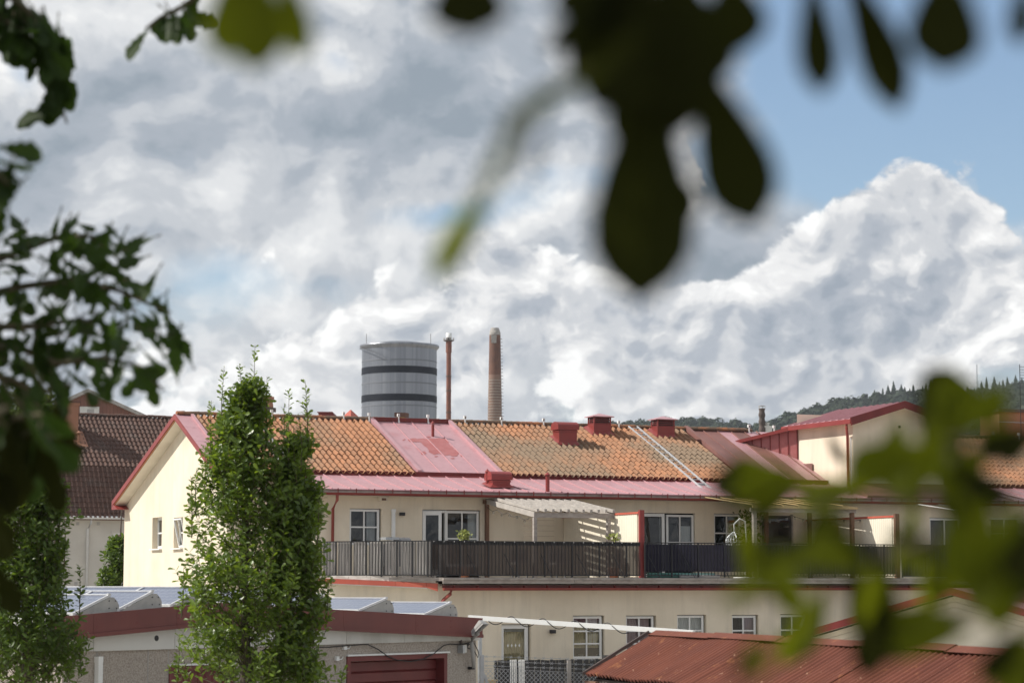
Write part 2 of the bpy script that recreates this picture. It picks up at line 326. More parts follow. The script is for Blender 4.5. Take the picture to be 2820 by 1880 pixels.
M['curtain_p'] = mat('pink_curtain', (.68, .54, .55), (.58, .45, .46), 4., .9, st=(6, 6, .4))
M['screen'] = mat_screen('grey_brown_mesh_screen', (.085, .070, .064), .09)
M['screen_pale'] = mat_screen('pale_grey_screen', (.58, .55, .52), .0)
M['screen_navy'] = mat_screen('navy_screen', (.040, .038, .058), .03)
M['screen_dark'] = mat_screen('dark_screen', (.030, .032, .030), .05)
M['hem'] = mat('screen_hem', (.030, .030, .033), None, rough=.8)
M['rust'] = None
M['ground'] = mat('yard_gravel', (.40, .37, .33), (.29, .27, .23), .4, .95, .4, 8.)  # unseen ground, kept pale to bounce light onto the shaded walls
M['hill'] = mat('hill_soil', (.035, .05, .02), (.05, .055, .025), .01, .95)
M['plate'] = mat('grey_cover', (.16, .16, .165), (.12, .12, .125), 5., .5)
M['bulb'] = mat_glass('bulb_glass', (.9, .9, .88), 1.45, .02)
M['lime'] = mat('yellow_green_plant', (.34, .36, .10), (.24, .28, .06), 9., .6)
M['basket'] = mat('wicker', (.45, .29, .14), (.36, .22, .1), 30., .7)
M['teal'] = mat('teal_mat', (.10, .32, .27), (.13, .38, .33), 3., .6)
M['terra_pot'] = mat('clay_pot', (.42, .17, .08), (.36, .14, .07), 6., .8)
def special():
    # storage tank: light sheets with lap lines and drip streaks
    m, nt, out = shader('tank_sheets'); k = NT(nt); p = k.pos((1.2, 1.2, .012))
    col = k.mix(k.ramp(k.noise(p, .9, 7, .7), [(.32, 0.), (.68, 1.)]), (.20, .21, .235, 1), (.34, .35, .375, 1)); col = k.mix(k.math('MULTIPLY', k.noise(k.pos(), .1, 3), .25), col, (.19, .205, .235, 1))
    b = k.n('ShaderNodeBsdfPrincipled', {'Base Color': col, 'Roughness': .36, 'Metallic': .8}); nt.links.new(b.outputs[0], out.inputs[0]); M['tank'] = m
    # rusty corrugated sheet
    m, nt, out = shader('rusty_corrugated'); k = NT(nt); p = k.pos()
    col = k.mix(k.ramp(k.noise(p, 1.1, 6, .6), [(.35, 0.), (.65, 1.)]), (.165, .052, .031, 1), (.125, .040, .026, 1))
    gr = k.n('ShaderNodeAttribute', attribute_name='rnd').outputs['Fac']; col = k.mix(k.math('MULTIPLY', gr, .9), col, (.038, .014, .012, 1)); col = k.mix(k.ramp(k.noise(p, 2.6, 8, .7), [(.60, 0.), (.72, 1.)]), col, (.34, .14, .06, 1)); col = k.mix(k.ramp(k.noise(p, 14., 4), [(.68, 0.), (.74, 1.)]), col, (.5, .30, .2, 1))  # valley grime that also paints in the shading between corrugations
    b = k.n('ShaderNodeBsdfPrincipled', {'Base Color': col, 'Roughness': .75, 'Specular IOR Level': .22, 'Normal': k.bump(k.noise(p, 25., 4), .2, .01)}); nt.links.new(b.outputs[0], out.inputs[0]); M['rust'] = m
    # solar cells: printed grid under glass
    m, nt, out = shader('solar_cells'); k = NT(nt); uv = k.n('ShaderNodeUVMap').outputs[0]
    br = k.n('ShaderNodeTexBrick', {'Vector': uv, 'Color1': (.085, .105, .175, 1), 'Color2': (.095, .115, .19, 1), 'Mortar': (.50, .52, .56, 1), 'Scale': 1., 'Mortar Size': .012, 'Brick Width': 1 / 1., 'Row Height': 1.}, offset=0.)
    b = k.n('ShaderNodeBsdfPrincipled', {'Base Color': br.outputs[0], 'Roughness': .14, 'Specular IOR Level': .8, 'Coat Weight': .6, 'Coat Roughness': .08}); nt.links.new(b.outputs[0], out.inputs[0]); M['cells'] = m
special()
# ------------------------------------------------------------------ ground and hill
def ground():
    b = MB(); n = 60; xs = [-4000, -1200, -400, -150]+[-60+4*i for i in range(31)]+[150, 400, 1200, 4000]; ys = [-300, -60]+[-20+3*i for i in range(20)]+[60, 100, 200, 400, 900, 2000, 5200]
    def z(x, y): return 1.55*max(0, 1-max(0, (y-4)/22.))**1.6 if y > -60 else 1.55
    for y in ys:
        for x in xs: b.v.append(Vector((x, y, z(x, y)-.02*(abs(math.sin(x*.31+y*.17)) if y < 60 else 0))))
    w = len(xs); b.f = [(j*w+i, j*w+i+1, (j+1)*w+i+1, (j+1)*w+i) for j in range(len(ys)-1) for i in range(w-1)]; b.a = [0]*len(b.v)
    tag(b.build('ground', M['ground'], smooth=True), 'gravel and grass yard below the houses', kind='structure')
ground()
HILL = [(1560, 1196), (1696, 1170), (1790, 1168), (1880, 1163), (1938, 1164), (2000, 1163), (2040, 1168), (2066, 1180), (2100, 1172), (2195, 1142), (2290, 1112), (2370, 1097), (2436, 1090), (2500, 1080), (2558, 1076), (2640, 1086), (2700, 1082), (2780, 1066), (2850, 1050), (3000, 1010), (3300, 980), (3800, 1000), (4600, 1100)]
HD = 1800.
def hill_y(px):
    for (a, ya), (c, yc) in zip(HILL, HILL[1:]):
        if a <= px <= c: return ya+(yc-ya)*(px-a)/(c-a)
    return 1300
def hill():
    b = MB(); pxs = [1400+25*i for i in range(130)]; rows = [(0, 1450., 0.), (1, 1520., .30), (2, 1600., .58), (3, 1700., .84), (4, HD, .965), (5, 2100., .9), (6, 2500., .2)]
    for k, D, f in rows:
        for px in pxs:
            top = P(px, hill_y(px)+14 if px > 1560 else 1500, HD); x = (px-CX)/F_PX*D; b.v.append(Vector((x, D, -1+max(0, top.z)*f)))
    w = len(pxs); b.f = [(j*w+i, j*w+i+1, (j+1)*w+i+1, (j+1)*w+i) for j in range(len(rows)-1) for i in range(w-1)]; b.a = [0]*len(b.v)
    tag(b.build('hill', M['hill'], smooth=True), 'wooded hill rising beyond the town', kind='structure')
hill()
def lump(b, c, rx, rz, n, rng, sz):
    """one broadleaf crown of small leaf-clump faces"""
    for _ in range(n):
        th = rng.uniform(0, 6.283); cz = rng.uniform(-.5, 1); r = math.sqrt(max(0, 1-cz*cz)); k = rng.uniform(.72, 1.03)
        d = Vector((math.cos(th)*r, math.sin(th)*r, cz)); p = c+Vector((d.x*rx, d.y*rx, d.z*rz))*k
        nn = (d+Vector((rng.uniform(-.5, .5), rng.uniform(-.5, .5), rng.uniform(-.2, .6)))).normalized(); x = nn.cross(Vector((0, 0, 1))).normalized() if abs(nn.z) < .95 else Vector((1, 0, 0)); y = nn.cross(x)
        s = sz*rng.uniform(.6, 1.3); b.cur = rng.random(); b.quad(p-x*s-y*s*.6, p+x*s*.8-y*s, p+x*s+y*s*.7, p-x*s*.7+y*s)
def forest():
    rng = random.Random(4); b = MB()
    for i in range(520):
        px = rng.uniform(1560, 3000); f = rng.random()**.6 if i > 170 else 1.
        D = HD-20-(1-f)*330; top = P(px, hill_y(px)+14, HD).z
        ff = [(1450, 0), (1520, .30), (1600, .58), (1700, .84), (1800, .965)]
        g = .965
        for (a, fa), (c, fc) in zip(ff, ff[1:]):
            if a <= D <= c: g = fa+(fc-fa)*(D-a)/(c-a)
        hgt = rng.uniform(8, 14); r = rng.uniform(4.5, 8); c = Vector(((px-CX)/F_PX*D, D, top*g+hgt*.45))
        lump(b, c, r, hgt*.55, 120, rng, 1.15)
        for _ in range(3): lump(b, c+Vector((rng.uniform(-r, r)*.7, rng.uniform(-3, 3), rng.uniform(0, hgt*.4))), r*.5, hgt*.28, 42, rng, .9)
    tag(b.build('forest', M['forest'], base=(300, 1700, 60), attr=True), 'dense broadleaf wood covering the far hill', kind='stuff')
forest()
def conifer(px, py, h, D, label):
    rng = random.Random(px); py += rng.uniform(-4, 7); px += rng.uniform(-4, 4); h *= rng.uniform(.8, 1.2); c = P(px, py, D); wk = rng.uniform(.75, 1.25); base = Vector((c.x, c.y, c.z-h)); t = thing('conifer_tree', label, 'tree', base, 'conifers on the hill skyline')
    MB().tube([base-Vector((0, 0, 3)), base+Vector((0, 0, h*.6)), base+Vector((0, 0, h))], .28, 6, .04).build('trunk', M['bark'], t)
    b = MB()
    for k in range(20):
        z = h*(.10+.90*k/20.); r = wk*h*.24*(1-k/20.)**.8*rng.uniform(.7, 1.2)+.35
        for j in range(9):
            a = 6.283*j/7+rng.random(); d = Vector((math.cos(a), math.sin(a), 0)); s = Vector((-d.y, d.x, 0)); p = base+Vector((0, 0, z)); rr = r*rng.uniform(.6, 1.1); b.cur = rng.random()
            b.quad(p+Vector((0, 0, h*.09)), p+d*rr*.6+s*rr*.45, p+d*rr-Vector((0, 0, rr*.45)), p+d*rr*.6-s*rr*.45)
    b.build('crown', M['conifer'], t, attr=True)
CON = [(2330, 1092, 9), (2380, 1083, 10), (2412, 1074, 11), (2427, 1066, 13), (2590, 1060, 13), (2610, 1066, 11), (2640, 1064, 14), (2664, 1058, 15), (2680, 1068, 10), (2830, 1022, 21)]
for i, (px, py, h) in enumerate(CON+[(2448, 1056, 15), (2462, 1052, 17), (2481, 1054, 16), (2494, 1062, 12), (2506, 1065, 11), (2519, 1055, 17), (2541, 1058, 14), (2553, 1052, 17), (2566, 1049, 18), (2703, 1050, 16), (2718, 1041, 19), (2737, 1038, 20), (2752, 1046, 15), (2762, 1042, 17), (2774, 1036, 18), (2795, 1030, 20), (2812, 1037, 18)]):
    conifer(px, py, h, HD-8, 'slim dark spruce standing up from the hill skyline')
def mast():
    c = P(2690, 1003, 1790); t = thing('lattice_mast', 'thin lattice radio mast rising from the wooded hill', 'mast', (c.x, c.y, c.z-22))
    b = MB()
    for dx, dy in ((-.7, 0), (.7, 0), (0, 1.1)): b.tube([(c.x+dx, c.y+dy, c.z-34), (c.x+dx*.4, c.y+dy*.4, c.z)], .12, 4)
    b.build('leg', M['galv'], t); b = MB()
    for k in range(22): z = c.z-34+1.5*k; w = .7-.42*k/22; b.bar((c.x-w, c.y, z), (c.x+w, c.y, z+1.5), .1, .1)
    b.build('bracing', M['galv'], t)
mast()

# ------------------------------------------------------------------ the long cream building with the terrace
AL = R(24.1); _o = P(867, 1600, 74.5)
A = Fr(_o, (math.cos(AL), math.sin(AL)), (math.sin(AL), -math.cos(AL)))
DECK = H+.27; ZRG, TRG, TTB = H+5.63, -6.5, -2.0; S_L, S_R = -2.2, 36.
Z_TB = H+3.55; Z_K = A.Z(1259, 1337, -.6); Z_E = A.Z(1259, 1352, .6)
def zr(t):
    if t <= TTB: return ZRG-.444*(t-TRG)
    if t <= -.6: return Z_TB+(Z_K-Z_TB)*(t-TTB)/(-.6-TTB)
    return Z_K+(Z_E-Z_K)*(t+.6)/1.2
def onroof(px, py):
    lo, hi = -6.5, .6
    for _ in range(40):
        t = (lo+hi)/2; s, z = A.on(px, py, t)
        if z > zr(t): hi = t
        else: lo = t
    return s, t, zr(t)
B = thing('terrace_building', 'long cream building with orange tile roof and first floor terrace', 'building', A.p(8, -4, 0))
def window(fr, t, s0, s1, z0, z1, cols, rows, parent, curtain=None, frame=.07, m='white', side=None, rod=.022, extra=None, depth=1.6, room=True):
    b = MB(); w = frame; t0, t1 = t, t+.06
    b.fb(fr, s0, s0+w, t0, t1, z0, z1).fb(fr, s1-w, s1, t0, t1, z0, z1).fb(fr, s0+w, s1-w, t0, t1, z1-w, z1).fb(fr, s0+w, s1-w, t0, t1, z0, z0+w)
    cs = [s0+w+(s1-s0-2*w)*i/cols for i in range(cols+1)]; zs = [z0+w+(z1-z0-2*w)*i/rows for i in range(rows+1)]
    for c in cs[1:-1]: b.fb(fr, c-rod, c+rod, t0+.01, t1-.01, z0+w, z1-w)
    for z in zs[1:-1]:
        for i in range(cols): b.fb(fr, cs[i]+(rod if i else 0), cs[i+1]-(rod if i < cols-1 else 0), t0+.012, t1-.012, z-rod, z+rod)
    o = b.build('window', M[m], parent)
    for i in range(cols):
        for j in range(rows):
            e = [RNG.uniform(-.004, .004) for _ in range(4)]
            MB().quad(fr.p(cs[i], t0+.03+e[0], zs[j]), fr.p(cs[i+1], t0+.03+e[1], zs[j]), fr.p(cs[i+1], t0+.03+e[2], zs[j+1]), fr.p(cs[i], t0+.03+e[3], zs[j+1])).build('pane', M['glass'], o)
    if room:
        b = MB(); ta, tb = t0-.01, t0-depth
        q = [fr.p(s0-.3, tb, z0-.4), fr.p(s1+.3, tb, z0-.4), fr.p(s1+.3, tb, z1+.3), fr.p(s0-.3, tb, z1+.3)]; f = [fr.p(s0, ta, z0), fr.p(s1, ta, z0), fr.p(s1, ta, z1), fr.p(s0, ta, z1)]
        b.quad(*q)
        for i in range(4): b.quad(f[i], f[(i+1) % 4], q[(i+1) % 4], q[i])
        b.build('room', M['room'], o)
    def drape(a, c, zt, zb, mm, tt=.075):
        b = MB(); n = 26
        for i in range(n):
            x0, x1 = a+(c-a)*i/n, a+(c-a)*(i+1)/n; d0, d1 = (.028*math.sin(i*1.9+s0), .028*math.sin((i+1)*1.9+s0))
            b.quad(fr.p(x0, t0-tt+d0, zb), fr.p(x1, t0-tt+d1, zb), fr.p(x1, t0-tt+d1*.4, zt), fr.p(x0, t0-tt+d0*.4, zt))
        b.build('curtain', M[mm], o, smooth=True)
    for c in (curtain or []): drape(s0+(s1-s0)*c[0], s0+(s1-s0)*c[1], z0+(z1-z0)*c[3], z0+(z1-z0)*c[2], c[4])
    return o
def sill(fr, t, s0, s1, z, parent, m='white'): MB().box(fr.p(s0-.04, t-.1, z-.05), fr.u*(s1-s0+.08), fr.n*.2, (0, 0, .035)).build('sill', M[m], parent)
def px_hole(fr, t, x0, x1, y0, y1):
    a, zt = fr.on(x0, y0, t); c, zb = fr.on(x1, y1, t); return [a, c, zb, zt]
def walls():
    # upper storey, set back behind the terrace
    up = [px_hole(A, 0, 963, 1050, 1399, 1500), px_hole(A, 0, 1163, 1323, 1402, 1592), px_hole(A, 0, 1768, 1915, 1411, 1592), px_hole(A, 0, 1966, 2044, 1413, 1520), px_hole(A, 0, 2560, 2650, 1424, 1592), px_hole(A, 0, 2726, 2812, 1424, 1512)]
    for h in up:
        if h[2] < DECK+.02: h[2] = DECK+.02
    wall(A, 0, 0, S_R, 2.9, Z_E+.05, [tuple(h) for h in up], M['cream'], 'upper_wall', B)
    sw = A.side(0); wall(sw, 0, -2.0, 0, 0, Z_E+.15, [], M['cream'], 'return_wall', B, ztop=lambda t: zr(t)-.1)
    wall(A, -2.0, S_L, 0, 0, H+3.3, [], M['cream'], 'front_wall', B)
    # gable
    g = A.side(S_L); gh = []
    for x0, x1, y0, y1 in ((420, 445, 1425, 1509), (479, 503, 1425, 1507)): gh.append(px_hole(g, 0, x0, x1, y0, y1))
    def zt(t): return zr(t)-.17 if t >= TRG else ZRG-.17-(ZRG-H-2.98)*(TRG-t)/(14.2+TRG)
    G0 = MB(); ss = sorted({-14.2, TRG, -2.0}|{x for h in gh for x in h[:2]}); zs = [0., gh[0][2], gh[0][3]]
    wl = wall(g, 0, -14.2, -2.0, 0, H+2.8, [tuple(h) for h in gh], M['cream'], 'gable_wall', B, depth=.24)
    MB().quad(g.p(-14.2, 0, H+2.8), g.p(-2.0, 0, H+2.8), g.p(-2.0, 0, zt(-2.0)), g.p(TRG, 0, zt(TRG)), g.p(-14.2, 0, max(zt(-14.2), H+2.801))).build('gable_top', M['cream'], B)
    wall(A, -14.2, S_L, S_R, 0, H+2.9, [], M['cream'], 'rear_wall', B)
    for i, h in enumerate(gh):
        o = window(g, -.24, h[0], h[1], h[2], h[3], 2, 2, B, [(0, .5, 0, 1, 'curtain')], frame=.09, rod=.025); sill(g, 0, h[0], h[1], h[2], o)
        if i == 1:    # this one stands ajar
            k = MB(); a, c = h[0]+.1, h[1]-.1; q = [g.p(a, -.17, h[2]+.05), g.p(c, -.17, h[2]+.05), g.p(c, .02, h[3]-.06), g.p(a, .02, h[3]-.06)]
            for x, y in zip(q, q[1:]+q[:1]): k.bar(x, y, .05, .05)
            k.bar((q[0]+q[1])/2, (q[2]+q[3])/2, .03, .03); k.build('open_sash', M['white'], o)
    # windows of the upper storey
    W = lambda h, c, r, cu=None, **k: window(A, -.12, h[0], h[1], h[2], h[3], c, r, B, cu, **k)
    W([up[0][0], up[0][1]-.05, up[0][2], up[0][3]-.02], 2, 2, [(.62, .9, 0, 1, 'curtain')])
    h = up[1]; sd = A.S(1165), A.S(1200), A.S(1229), A.S(1320)
    dz = h[2]+.05
    door = W([sd[2], sd[3], dz+.3, h[3]-.03], 2, 2, [(.72, .98, .1, 1, 'curtain')])
    b = MB(); b.fb(A, sd[0]-.03, sd[0]+.03, -.14, -.04, dz, h[3]-.02).fb(A, sd[1]+.32, sd[1]+.38, -.14, -.04, dz, h[3]-.02).fb(A, sd[0]+.03, sd[1]+.32, -.14, -.05, h[3]-.1, h[3]-.02)
    df = b.build('door_frame', M['white'], B); b = MB()
    leaf = Fr(A.p(sd[0]+.02, -.04, 0), A.u*.80+A.n*.60, A.n*.80-A.u*.60)          # outward opened door leaf
    L_ = .60
    b.fb(leaf, 0, .09, 0, .05, dz, h[3]-.06).fb(leaf, L_-.09, L_, 0, .05, dz, h[3]-.06).fb(leaf, .09, L_-.09, 0, .05, h[3]-.18, h[3]-.06).fb(leaf, .09, L_-.09, 0, .05, dz, dz+.2)
    dl = b.build('door_leaf', M['white'], df); MB().quad(leaf.p(.09, .025, dz+.2), leaf.p(L_-.09, .025, dz+.2), leaf.p(L_-.09, .025, h[3]-.18), leaf.p(.09, .025, h[3]-.18)).build('pane', M['glass'], df)
    b = MB(); q0 = [A.p(h[0], -.15, h[2]), A.p(sd[2], -.15, h[2]), A.p(sd[2], -.15, h[3]), A.p(h[0], -.15, h[3])]; q1 = [p-A.n*1.8 for p in q0]
    b.quad(*q1)
    for i in range(4): b.quad(q0[i], q0[(i+1) % 4], q1[(i+1) % 4], q1[i])
    b.build('hall_room', M['room'], df)
    h = up[2]; s1, s2 = A.S(1833), A.S(1838)
    W([h[0], s1, h[2]+.03, h[3]-.02], 1, 1, [(.86, .97, .05, .96, 'curtain')], frame=.1); W([s2, h[1]-.02, h[2]+.25, h[3]-.05], 2, 2, [(.6, .95, 0, .8, 'curtain')])
    W([up[3][0], up[3][1]-.02, up[3][2], up[3][3]-.02], 2, 2); W([up[4][0], up[4][1], up[4][2]+.03, up[4][3]-.02], 2, 1); W(up[5], 2, 2)
    # lower storey in line with the terrace edge
    TL = 5.35
    lw = [px_hole(A, TL, 1381, 1462, 1718, 1880), px_hole(A, TL, 1578, 1665, 1694, 1812), px_hole(A, TL, 1724, 1808, 1694, 1812), px_hole(A, TL, 1865, 1946, 1692, 1812), px_hole(A, TL, 2016, 2090, 1692, 1812), px_hole(A, TL, 2149, 2226, 1690, 1812), px_hole(A, TL, 2400, 2480, 1690, 1812)]
    lw[0][2] = .2; sC = A.S(1207, TL); zt = A.Z(1300, 1617, TL)+.1
    wall(A, TL, sC, S_R, 0, zt, [tuple(h) for h in lw], M['cream'], 'lower_wall', B, depth=.16)
    W2 = lambda h, c, r, cu=None, **k: window(A, TL-.15, h[0], h[1]-.05, h[2], h[3]-.02, c, r, B, cu, **k)
    d = W2(lw[0], 1, 1, [(.06, .94, .30, .97, 'curtain_y')], frame=.11)
    for i in range(4):
        c = lw[0][0]+(lw[0][1]-lw[0][0])*(.27+.13*i); z = lw[0][3]-.62; e = .055
        MB().quad(A.p(c-e*.6, TL-.108, z), A.p(c, TL-.108, z-e), A.p(c+e*.6, TL-.108, z), A.p(c, TL-.108, z+e)).build('diamond_sticker', M['white'], d)
    MB().fb(A, lw[0][0]+.12, lw[0][1]-.17, TL-.2, TL-.18, lw[0][3]-.22, lw[0][3]-.12).build('roller_blind', M['zinc'], d)
    W2(lw[1], 2, 3, [(.02, .5, .25, .76, 'curtain_y'), (.5, .98, .25, .76, 'curtain_y'), (.58, .92, .3, 1., 'curtain')]); W2(lw[2], 2, 3, [(.02, .52, 0, 1, 'curtain_p'), (.5, .9, 0, 1, 'curtain_p')])
    W2(lw[3], 2, 3, [(.02, .98, 0, 1, 'curtain')]); W2(lw[4], 2, 3, [(.55, .98, 0, 1, 'curtain_p')]); W2(lw[5], 2, 3); W2(lw[6], 2, 3)
    # flower pot behind the second window
    for i, (px, py) in enumerate(((1600, 1812), (1650, 1812))):
        s, z = A.on(px, py, TL-.3); MB().lathe(A.p(s, TL-.32, z-.02), [(.0, 0), (.06, 0), (.085, .13), (.09, .13), (.07, .12)], 14).build('window_pot', M['white'], B, smooth=True)
    # terrace body: the slanting left flank
    c0 = A.p(sC, TL, 0); d0 = P(872, 1600, 71.6); d0.z = 0; vv = (c0-d0); FL = Fr(d0, vv, Vector((vv.y, -vv.x, 0))); LN = vv.length
    wall(FL, 0, 0, LN, 0, zt+.05, [], M['cream'], 'flank_wall', B)
    bk = A.p(0, 0, 0); v2 = (d0-bk); F2 = Fr(bk, v2, Vector((v2.y, -v2.x, 0))); wall(F2, 0, 0, v2.length, 0, zt+.05, [], M['cream'], 'inner_return_wall', B)
    return FL, LN, sC, TL, zt
FL, FLN, S_C, TL, ZLOW = walls()

def roof():
    up = Vector((0, 0, 1)); b = MB()
    # boarding under the covering, front slope, rear slope, rake overhang
    th = .16; s0, s1 = S_L-.42, S_R
    def sheet(pts, a, c):
        q = MB()
        for (ta, za), (tb, zb) in zip(pts, pts[1:]): q.prism([A.p(a, ta, za), A.p(a, tb, zb), A.p(a, tb, zb-th), A.p(a, ta, za-th)], A.u*(c-a))
        return q
    rf = sheet([(TRG, ZRG-.03), (TTB+.12, zr(TTB)-.08)], s0, s1).build('roof', M['dark_red'], B)
    sheet([(-14.3, H+2.98), (TRG, ZRG-.03)], s0, s1).build('rear_roof', M['tile_red'], rf)
    sheet([(TTB-.1, Z_TB-.02), (-.6, Z_K-.02), (.55, Z_E-.02)], -.3, s1).build('low_roof', M['dark_red'], rf)
    # soffit of the gable overhang and red barge boards
    for pts in ([(TRG, ZRG-.2), (TTB+.1, zr(TTB)-.25)], [(-14.3, H+2.81), (TRG, ZRG-.2)]):
        q = MB(); (ta, za), (tb, zb) = pts; q.prism([A.p(s0+.03, ta, za), A.p(s0+.03, tb, zb), A.p(s0+.03, tb, zb-.02), A.p(s0+.03, ta, za-.02)], A.u*.42); q.build('soffit', M['soffit'], B)
        q = MB(); q.prism([A.p(s0-.03, ta, za+.23), A.p(s0-.03, tb, zb+.23), A.p(s0-.03, tb, zb+.05), A.p(s0-.03, ta, za+.05)], A.u*.04); q.build('barge_board', M['red'], B)
    MB().prism([A.p(s0-.02, -14.35, H+2.74), A.p(s0-.02, -13.6, H+2.74), A.p(s0-.02, -14.35, H+3.02)], A.u*.45).build('eave_box', M['red'], B)
    # pink metal capping along the rake: three sheets and a raised edge
    for i in range(4):
        ta, tb = TRG+i*1.15, TRG+(i+1)*1.15-.012
        if tb > TTB+.1: tb = TTB+.1
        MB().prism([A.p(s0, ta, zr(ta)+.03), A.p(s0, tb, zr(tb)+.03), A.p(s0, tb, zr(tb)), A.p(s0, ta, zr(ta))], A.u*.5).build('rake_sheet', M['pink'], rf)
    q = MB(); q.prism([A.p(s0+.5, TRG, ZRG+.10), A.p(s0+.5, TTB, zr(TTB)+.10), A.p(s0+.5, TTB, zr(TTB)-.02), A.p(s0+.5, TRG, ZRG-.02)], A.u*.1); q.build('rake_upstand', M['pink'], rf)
    # front eave of the gable part
    MB().fb(A, s0, 0.0, TTB+.08, TTB+.35, zr(TTB)-.30, zr(TTB)-.08).build('front_eave', M['red'], B)
    # clay tiles
    wid, rows = .2115, 13; L = math.hypot(TTB-TRG, zr(TTB)-ZRG); gauge = L/rows; dn = (A.n*(TTB-TRG)+Vector((0, 0, zr(TTB)-ZRG))).normalized(); nrm = A.u.cross(dn).normalized()
    if nrm.z < 0: nrm = -nrm
    prof = [(0, .010), (.12, -.016), (.26, -.022), (.38, -.010), (.50, .036), (.64, .066), (.80, .060), (.93, .028), (1.04, .004)]
    def tile(b, o, u, d, n, w=wid, g=gauge, lift=.026):
        k = len(prof); ln = g+.05
        a = [o+u*(x*w)+n*z*w/.21 for x, z in prof]; c = [o+u*(x*w)+d*ln+n*(z*w/.21+lift) for x, z in prof]; e = [p-n*.026 for p in c]
        b.add(a+c+e, [(i, i+1, k+i+1, k+i) for i in range(k-1)]+[(k+i, k+i+1, 2*k+i+1, 2*k+i) for i in range(k-1)])
    one = MB(); tile(one, Vector((0, 0, 0)), Vector((1, 0, 0)), Vector((0, 1, 0)), Vector((0, 0, 1))); me = one.mesh('roof_tile'); me.materials.append(M['tile'])
    zones = [(s0+.6, 4.30), (7.12, 16.4), (25.9, 35.5)]; rest = MB(); n_part = 0; sel = []
    for a, c in zones:
        for i in range(int((c-a)/wid)):
            for j in range(rows): sel.append((a+i*wid, j))
    best = sorted([q for q in sel if 1.5 < q[0] < 4.2 or 7.2 < q[0] < 15.9], key=lambda q: (-q[1], q[0]))[:300]; best = set(best)
    for s, j in sel:
        o = A.p(s, TRG, ZRG)+dn*(gauge*j+.02+RNG.uniform(-.008, .008)+(.05 if RNG.random() < .012 else 0))+nrm*(.012+RNG.uniform(-.006, .008)+.02*math.sin(s*.55)*math.sin(j*.4)); tilt = RNG.uniform(-.025, .025)
        if (s, j) in best: place('roof_tile', me, rf, basis(o, A.u, dn, nrm)@Matrix.Rotation(tilt, 4, 'Z'))
        else: rest.cur = RNG.random(); tile(rest, o, (A.u+dn*tilt).normalized(), dn, nrm)
    rest.build('roof_tile_field', M['tile'], rf, attr=True, kind='stuff')
    # ridge tiles
    b = MB(); n = 7
    for e, (x, r) in enumerate(((0, .105), (.27, .118))): b.add([(x, math.cos(math.pi*i/(n-1))*r*1.15, math.sin(math.pi*i/(n-1))*r) for i in range(n)], [])
    b.f += [(i, i+1, n+i+1, n+i) for i in range(n-1)]+[tuple(range(n))[::-1], tuple(range(n, 2*n))]; rm = b.mesh('ridge_tile'); rm.materials.append(M['ridge'])
    s = s0+.05
    while s < 35.5:
        if not 18.9 < s < 25.6: place('ridge_tile', rm, rf, basis(A.p(s, TRG, ZRG+.02+RNG.uniform(-.006, .006)), A.u, A.n, up))
        s += .252
    # white ridge hooks
    hb = MB(); hb.box((-.02, .10, -.1), (.04, 0, 0), (0, .03, 0), (0, 0, .30)).box((-.04, .05, .14), (.08, 0, 0), (0, .08, 0), (0, 0, .10)).box((-.03, .12, -.16), (.06, 0, 0), (0, .04, 0), (0, 0, .14)); hm = hb.mesh('ridge_hook'); hm.materials.append(M['white'])
    for px in (745, 840, 943, 1013, 1094, 1175, 1277, 1377, 1493, 1700, 1797, 2058, 2127, 2731, 2800):
        s = A.S(px, TRG, 1165)
        place('ridge_hook', hm, rf, basis(A.p(s, TRG+.02, ZRG+.02), A.u, A.n, up))
    # pink standing seam field between the tiles, with repainted patch
    sa, sb = 4.33, 7.08; cols = 4; w = (sb-sa)/cols; cuts = [TRG+.05, -5.75, -4.1, TTB-.02]
    for i in range(cols):
        for a, c in zip(cuts, cuts[1:]):
            z0, z1 = zr(a)+.02, zr(c)+.02
            q = MB(); q.prism([A.p(sa+i*w, a, z0), A.p(sa+i*w, c-.008, z1), A.p(sa+i*w, c-.008, z1-.03), A.p(sa+i*w, a, z0-.03)], A.u*(w-.004))
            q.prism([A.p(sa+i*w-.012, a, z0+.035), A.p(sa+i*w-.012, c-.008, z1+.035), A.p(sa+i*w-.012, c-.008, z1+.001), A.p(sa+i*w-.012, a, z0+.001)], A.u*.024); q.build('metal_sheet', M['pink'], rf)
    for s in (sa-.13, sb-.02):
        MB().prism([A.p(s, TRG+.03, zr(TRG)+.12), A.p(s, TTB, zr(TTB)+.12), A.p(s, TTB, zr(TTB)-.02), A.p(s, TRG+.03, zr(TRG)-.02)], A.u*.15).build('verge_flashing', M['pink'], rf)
    MB().box(A.p(sa, TRG+.03, ZRG-.02), A.u*(sb-sa), A.n*.10, (0, 0, .14)).build('ridge_flashing', M['dark_red'], rf)
    patch = [(1122, 1211), (1140, 1208), (1158, 1210), (1190, 1209), (1222, 1208), (1232, 1216), (1240, 1228), (1254, 1240), (1264, 1252), (1258, 1258), (1247, 1259), (1236, 1255), (1225, 1256), (1214, 1251), (1192, 1253), (1184, 1247), (1178, 1238), (1168, 1228), (1158, 1219), (1146, 1219), (1128, 1217)]
    def ragged(pl, seed, k=4, amp=1.3):
        r2 = random.Random(seed); out = []
        for (x0, y0), (x1, y1) in zip(pl, pl[1:]+pl[:1]):
            for j in range(k): f = j/k; out.append((x0+(x1-x0)*f+r2.gauss(0, amp), y0+(y1-y0)*f+r2.gauss(0, amp*.6)))
        return out
